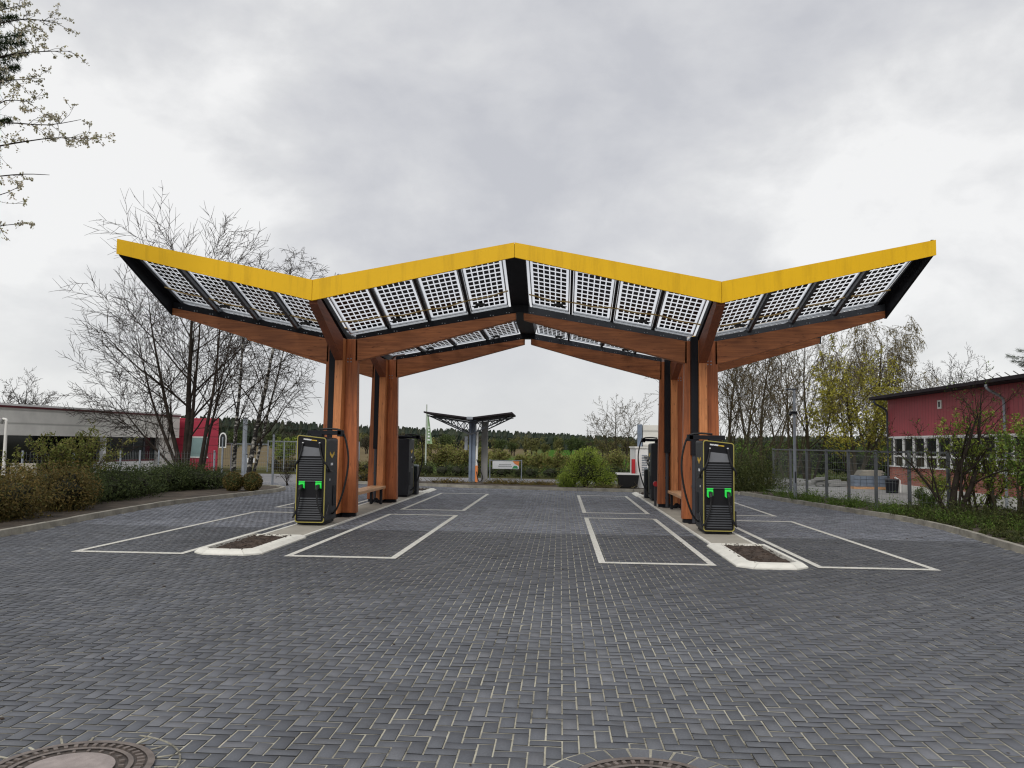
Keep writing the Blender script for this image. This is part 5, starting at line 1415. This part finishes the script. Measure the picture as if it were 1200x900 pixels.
# things in the yard
g = G(1007, 571, .09)
t = empty('stone_pallet', 'wrapped stack of grey paving stones on a pallet behind the mesh fence', 'pallet', (g.x, 33.2, .09)); rng = random.Random(77)
b = MB(); b.box(-.75, .75, 0, .8, .0, .09); b.build('pallet', 'bench', t)
b = MB()
for r in range(3):
    for k in range(6): b.box(-.72 + k * .24, -.72 + k * .24 + .225, 0.02, .78, .095 + r * .14, .095 + r * .14 + .13)
b.build('paving_stones', 'bluegrey', t, .008)
b = MB()
for k in range(7): b.box(-.5 + k * .02, .5 - rng.uniform(0, .2), .1, .7, .52 + k * .03, .545 + k * .03)
b.build('slabs', 'conc', t)
g = at(960, 562, 35)
t = empty('stone_heap', 'low heap of grey kerb stones in the yard left of the wrapped pallet', 'heap', (g.x, 35, .09)); b = MB()
for k in range(26):
    x = rng.uniform(-1.1, 1.1); z = rng.uniform(.02, .3) * (1 - abs(x) / 1.3); a = rng.uniform(-.4, .4); b.bar((x - .25, a, z + .05), (x + .25, a + .3, z + .08), .12, .12)
b.build('kerb_stones', 'conc_grey', t, .01)
g = G(1040, 577, .09)
t = empty('waste_bin', 'dark round waste bin at the corner of the red building', 'bin', (g.x, 30.6, .09)); b = MB(); b.cyl(0, 0, 0, .45, .2, 16, .23)
b.build('body', 'black', t); b = MB(); b.cyl(0, 0, .452, .50, .24, 16); b.build('lid', 'anthracite', t)
b = MB(); b.tube([(.28, 0, .02), (.28, 0, .45), (.1, .0, .56)], .03, 8); b.build('drain_pipe', 'white', t)

# ------------------------------------------------------------------ world, sun, render
w = bpy.data.worlds.new('World'); SC.world = w; w.use_nodes = True; nt = w.node_tree
for n in list(nt.nodes): nt.nodes.remove(n)
out = N(nt, 'ShaderNodeOutputWorld'); bg = N(nt, 'ShaderNodeBackground'); bg.inputs['Strength'].default_value = .1; nt.links.new(bg.outputs[0], out.inputs[0])
SUN_EL, SUN_AZ = RAD(38), RAD(196)     # azimuth clockwise from +Y
sky = N(nt, 'ShaderNodeTexSky', sky_type='NISHITA'); sky.sun_disc = False; sky.sun_elevation = SUN_EL; sky.sun_rotation = SUN_AZ
tc = N(nt, 'ShaderNodeTexCoord'); sx = N(nt, 'ShaderNodeSeparateXYZ'); nt.links.new(tc.outputs['Generated'], sx.inputs[0])
zz = N(nt, 'ShaderNodeMath', operation='MAXIMUM'); nt.links.new(sx.outputs[2], zz.inputs[0]); zz.inputs[1].default_value = 0
def world_noise(scale, detail, rough, loc, sc3, dist=0):
    mp = N(nt, 'ShaderNodeMapping'); nt.links.new(tc.outputs['Generated'], mp.inputs[0]); mp.inputs['Location'].default_value = loc; mp.inputs['Scale'].default_value = sc3
    return noise(nt, mp.outputs[0], scale, detail, rough, dist)
big = world_noise(1.7, 3, .5, (4.3, 1.7, 2.2), (1, 1, 1.7), 0)
fine = world_noise(5.5, 7, .55, (1.3, 5.7, 0.4), (1, 1, 1.6), .15)
ma = N(nt, 'ShaderNodeMath', operation='MULTIPLY_ADD'); nt.links.new(fine, ma.inputs[0]); ma.inputs[1].default_value = .62
mb_ = N(nt, 'ShaderNodeMath', operation='MULTIPLY'); nt.links.new(big, mb_.inputs[0]); mb_.inputs[1].default_value = .42; nt.links.new(mb_.outputs[0], ma.inputs[2])
# thinner, brighter cloud low on the left and far right of the view
def lobe(px, py, width, amt, prev):
    d = ray(px, py).normalized(); vm = N(nt, 'ShaderNodeVectorMath', operation='DOT_PRODUCT'); nt.links.new(tc.outputs['Generated'], vm.inputs[0]); vm.inputs[1].default_value = tuple(d)
    mr = N(nt, 'ShaderNodeMapRange', interpolation_type='SMOOTHSTEP'); mr.inputs['From Min'].default_value = math.cos(RAD(width)); mr.inputs['From Max'].default_value = 1.0
    mr.inputs['To Min'].default_value = 0; mr.inputs['To Max'].default_value = amt; nt.links.new(vm.outputs['Value'], mr.inputs['Value'])
    ad = N(nt, 'ShaderNodeMath', operation='ADD'); nt.links.new(prev, ad.inputs[0]); nt.links.new(mr.outputs[0], ad.inputs[1]); return ad.outputs[0]
q = lobe(40, 290, 17, .15, ma.outputs[0]); q = lobe(1150, 330, 16, .11, q); q = lobe(330, 130, 12, .03, q); q = lobe(640, 70, 22, -.03, q); q = lobe(90, 400, 12, -.05, q)
cl = ramp(nt, q, [(.40, (.575, .585, .625)), (.50, (.665, .672, .70)), (.57, (.74, .745, .76)), (.68, (.92, .92, .92))])
hz = N(nt, 'ShaderNodeMapRange'); nt.links.new(sx.outputs[2], hz.inputs['Value']); hz.inputs['From Min'].default_value = 0.0; hz.inputs['From Max'].default_value = .20
hz.inputs['To Min'].default_value = .62; hz.inputs['To Max'].default_value = 0
c2 = mixc(nt, hz.outputs[0], cl, (.82, .83, .82))
sc_ = mixc(nt, 1.0, c2, (10.0, 10.0, 10.0), 'MULTIPLY')
nt.links.new(mixc(nt, .96, sky.outputs[0], sc_), bg.inputs['Color'])
sd = bpy.data.lights.new('sun', 'SUN'); sd.energy = 1.4; sd.angle = RAD(22); sd.color = (1, .97, .92)
so = bpy.data.objects.new('sun', sd); COL.objects.link(so)
dv = Vector((math.sin(SUN_AZ) * math.cos(SUN_EL), math.cos(SUN_AZ) * math.cos(SUN_EL), math.sin(SUN_EL)))
so.rotation_euler = dv.to_track_quat('Z', 'Y').to_euler(); so.location = (0, 0, 30)
SC.view_settings.view_transform = 'Standard'; SC.view_settings.look = 'None'; SC.view_settings.exposure = 0; SC.view_settings.gamma = 1
SC.render.engine = 'CYCLES'; SC.cycles.max_bounces = 6; SC.cycles.transparent_max_bounces = 12; SC.cycles.filter_width = 1.2
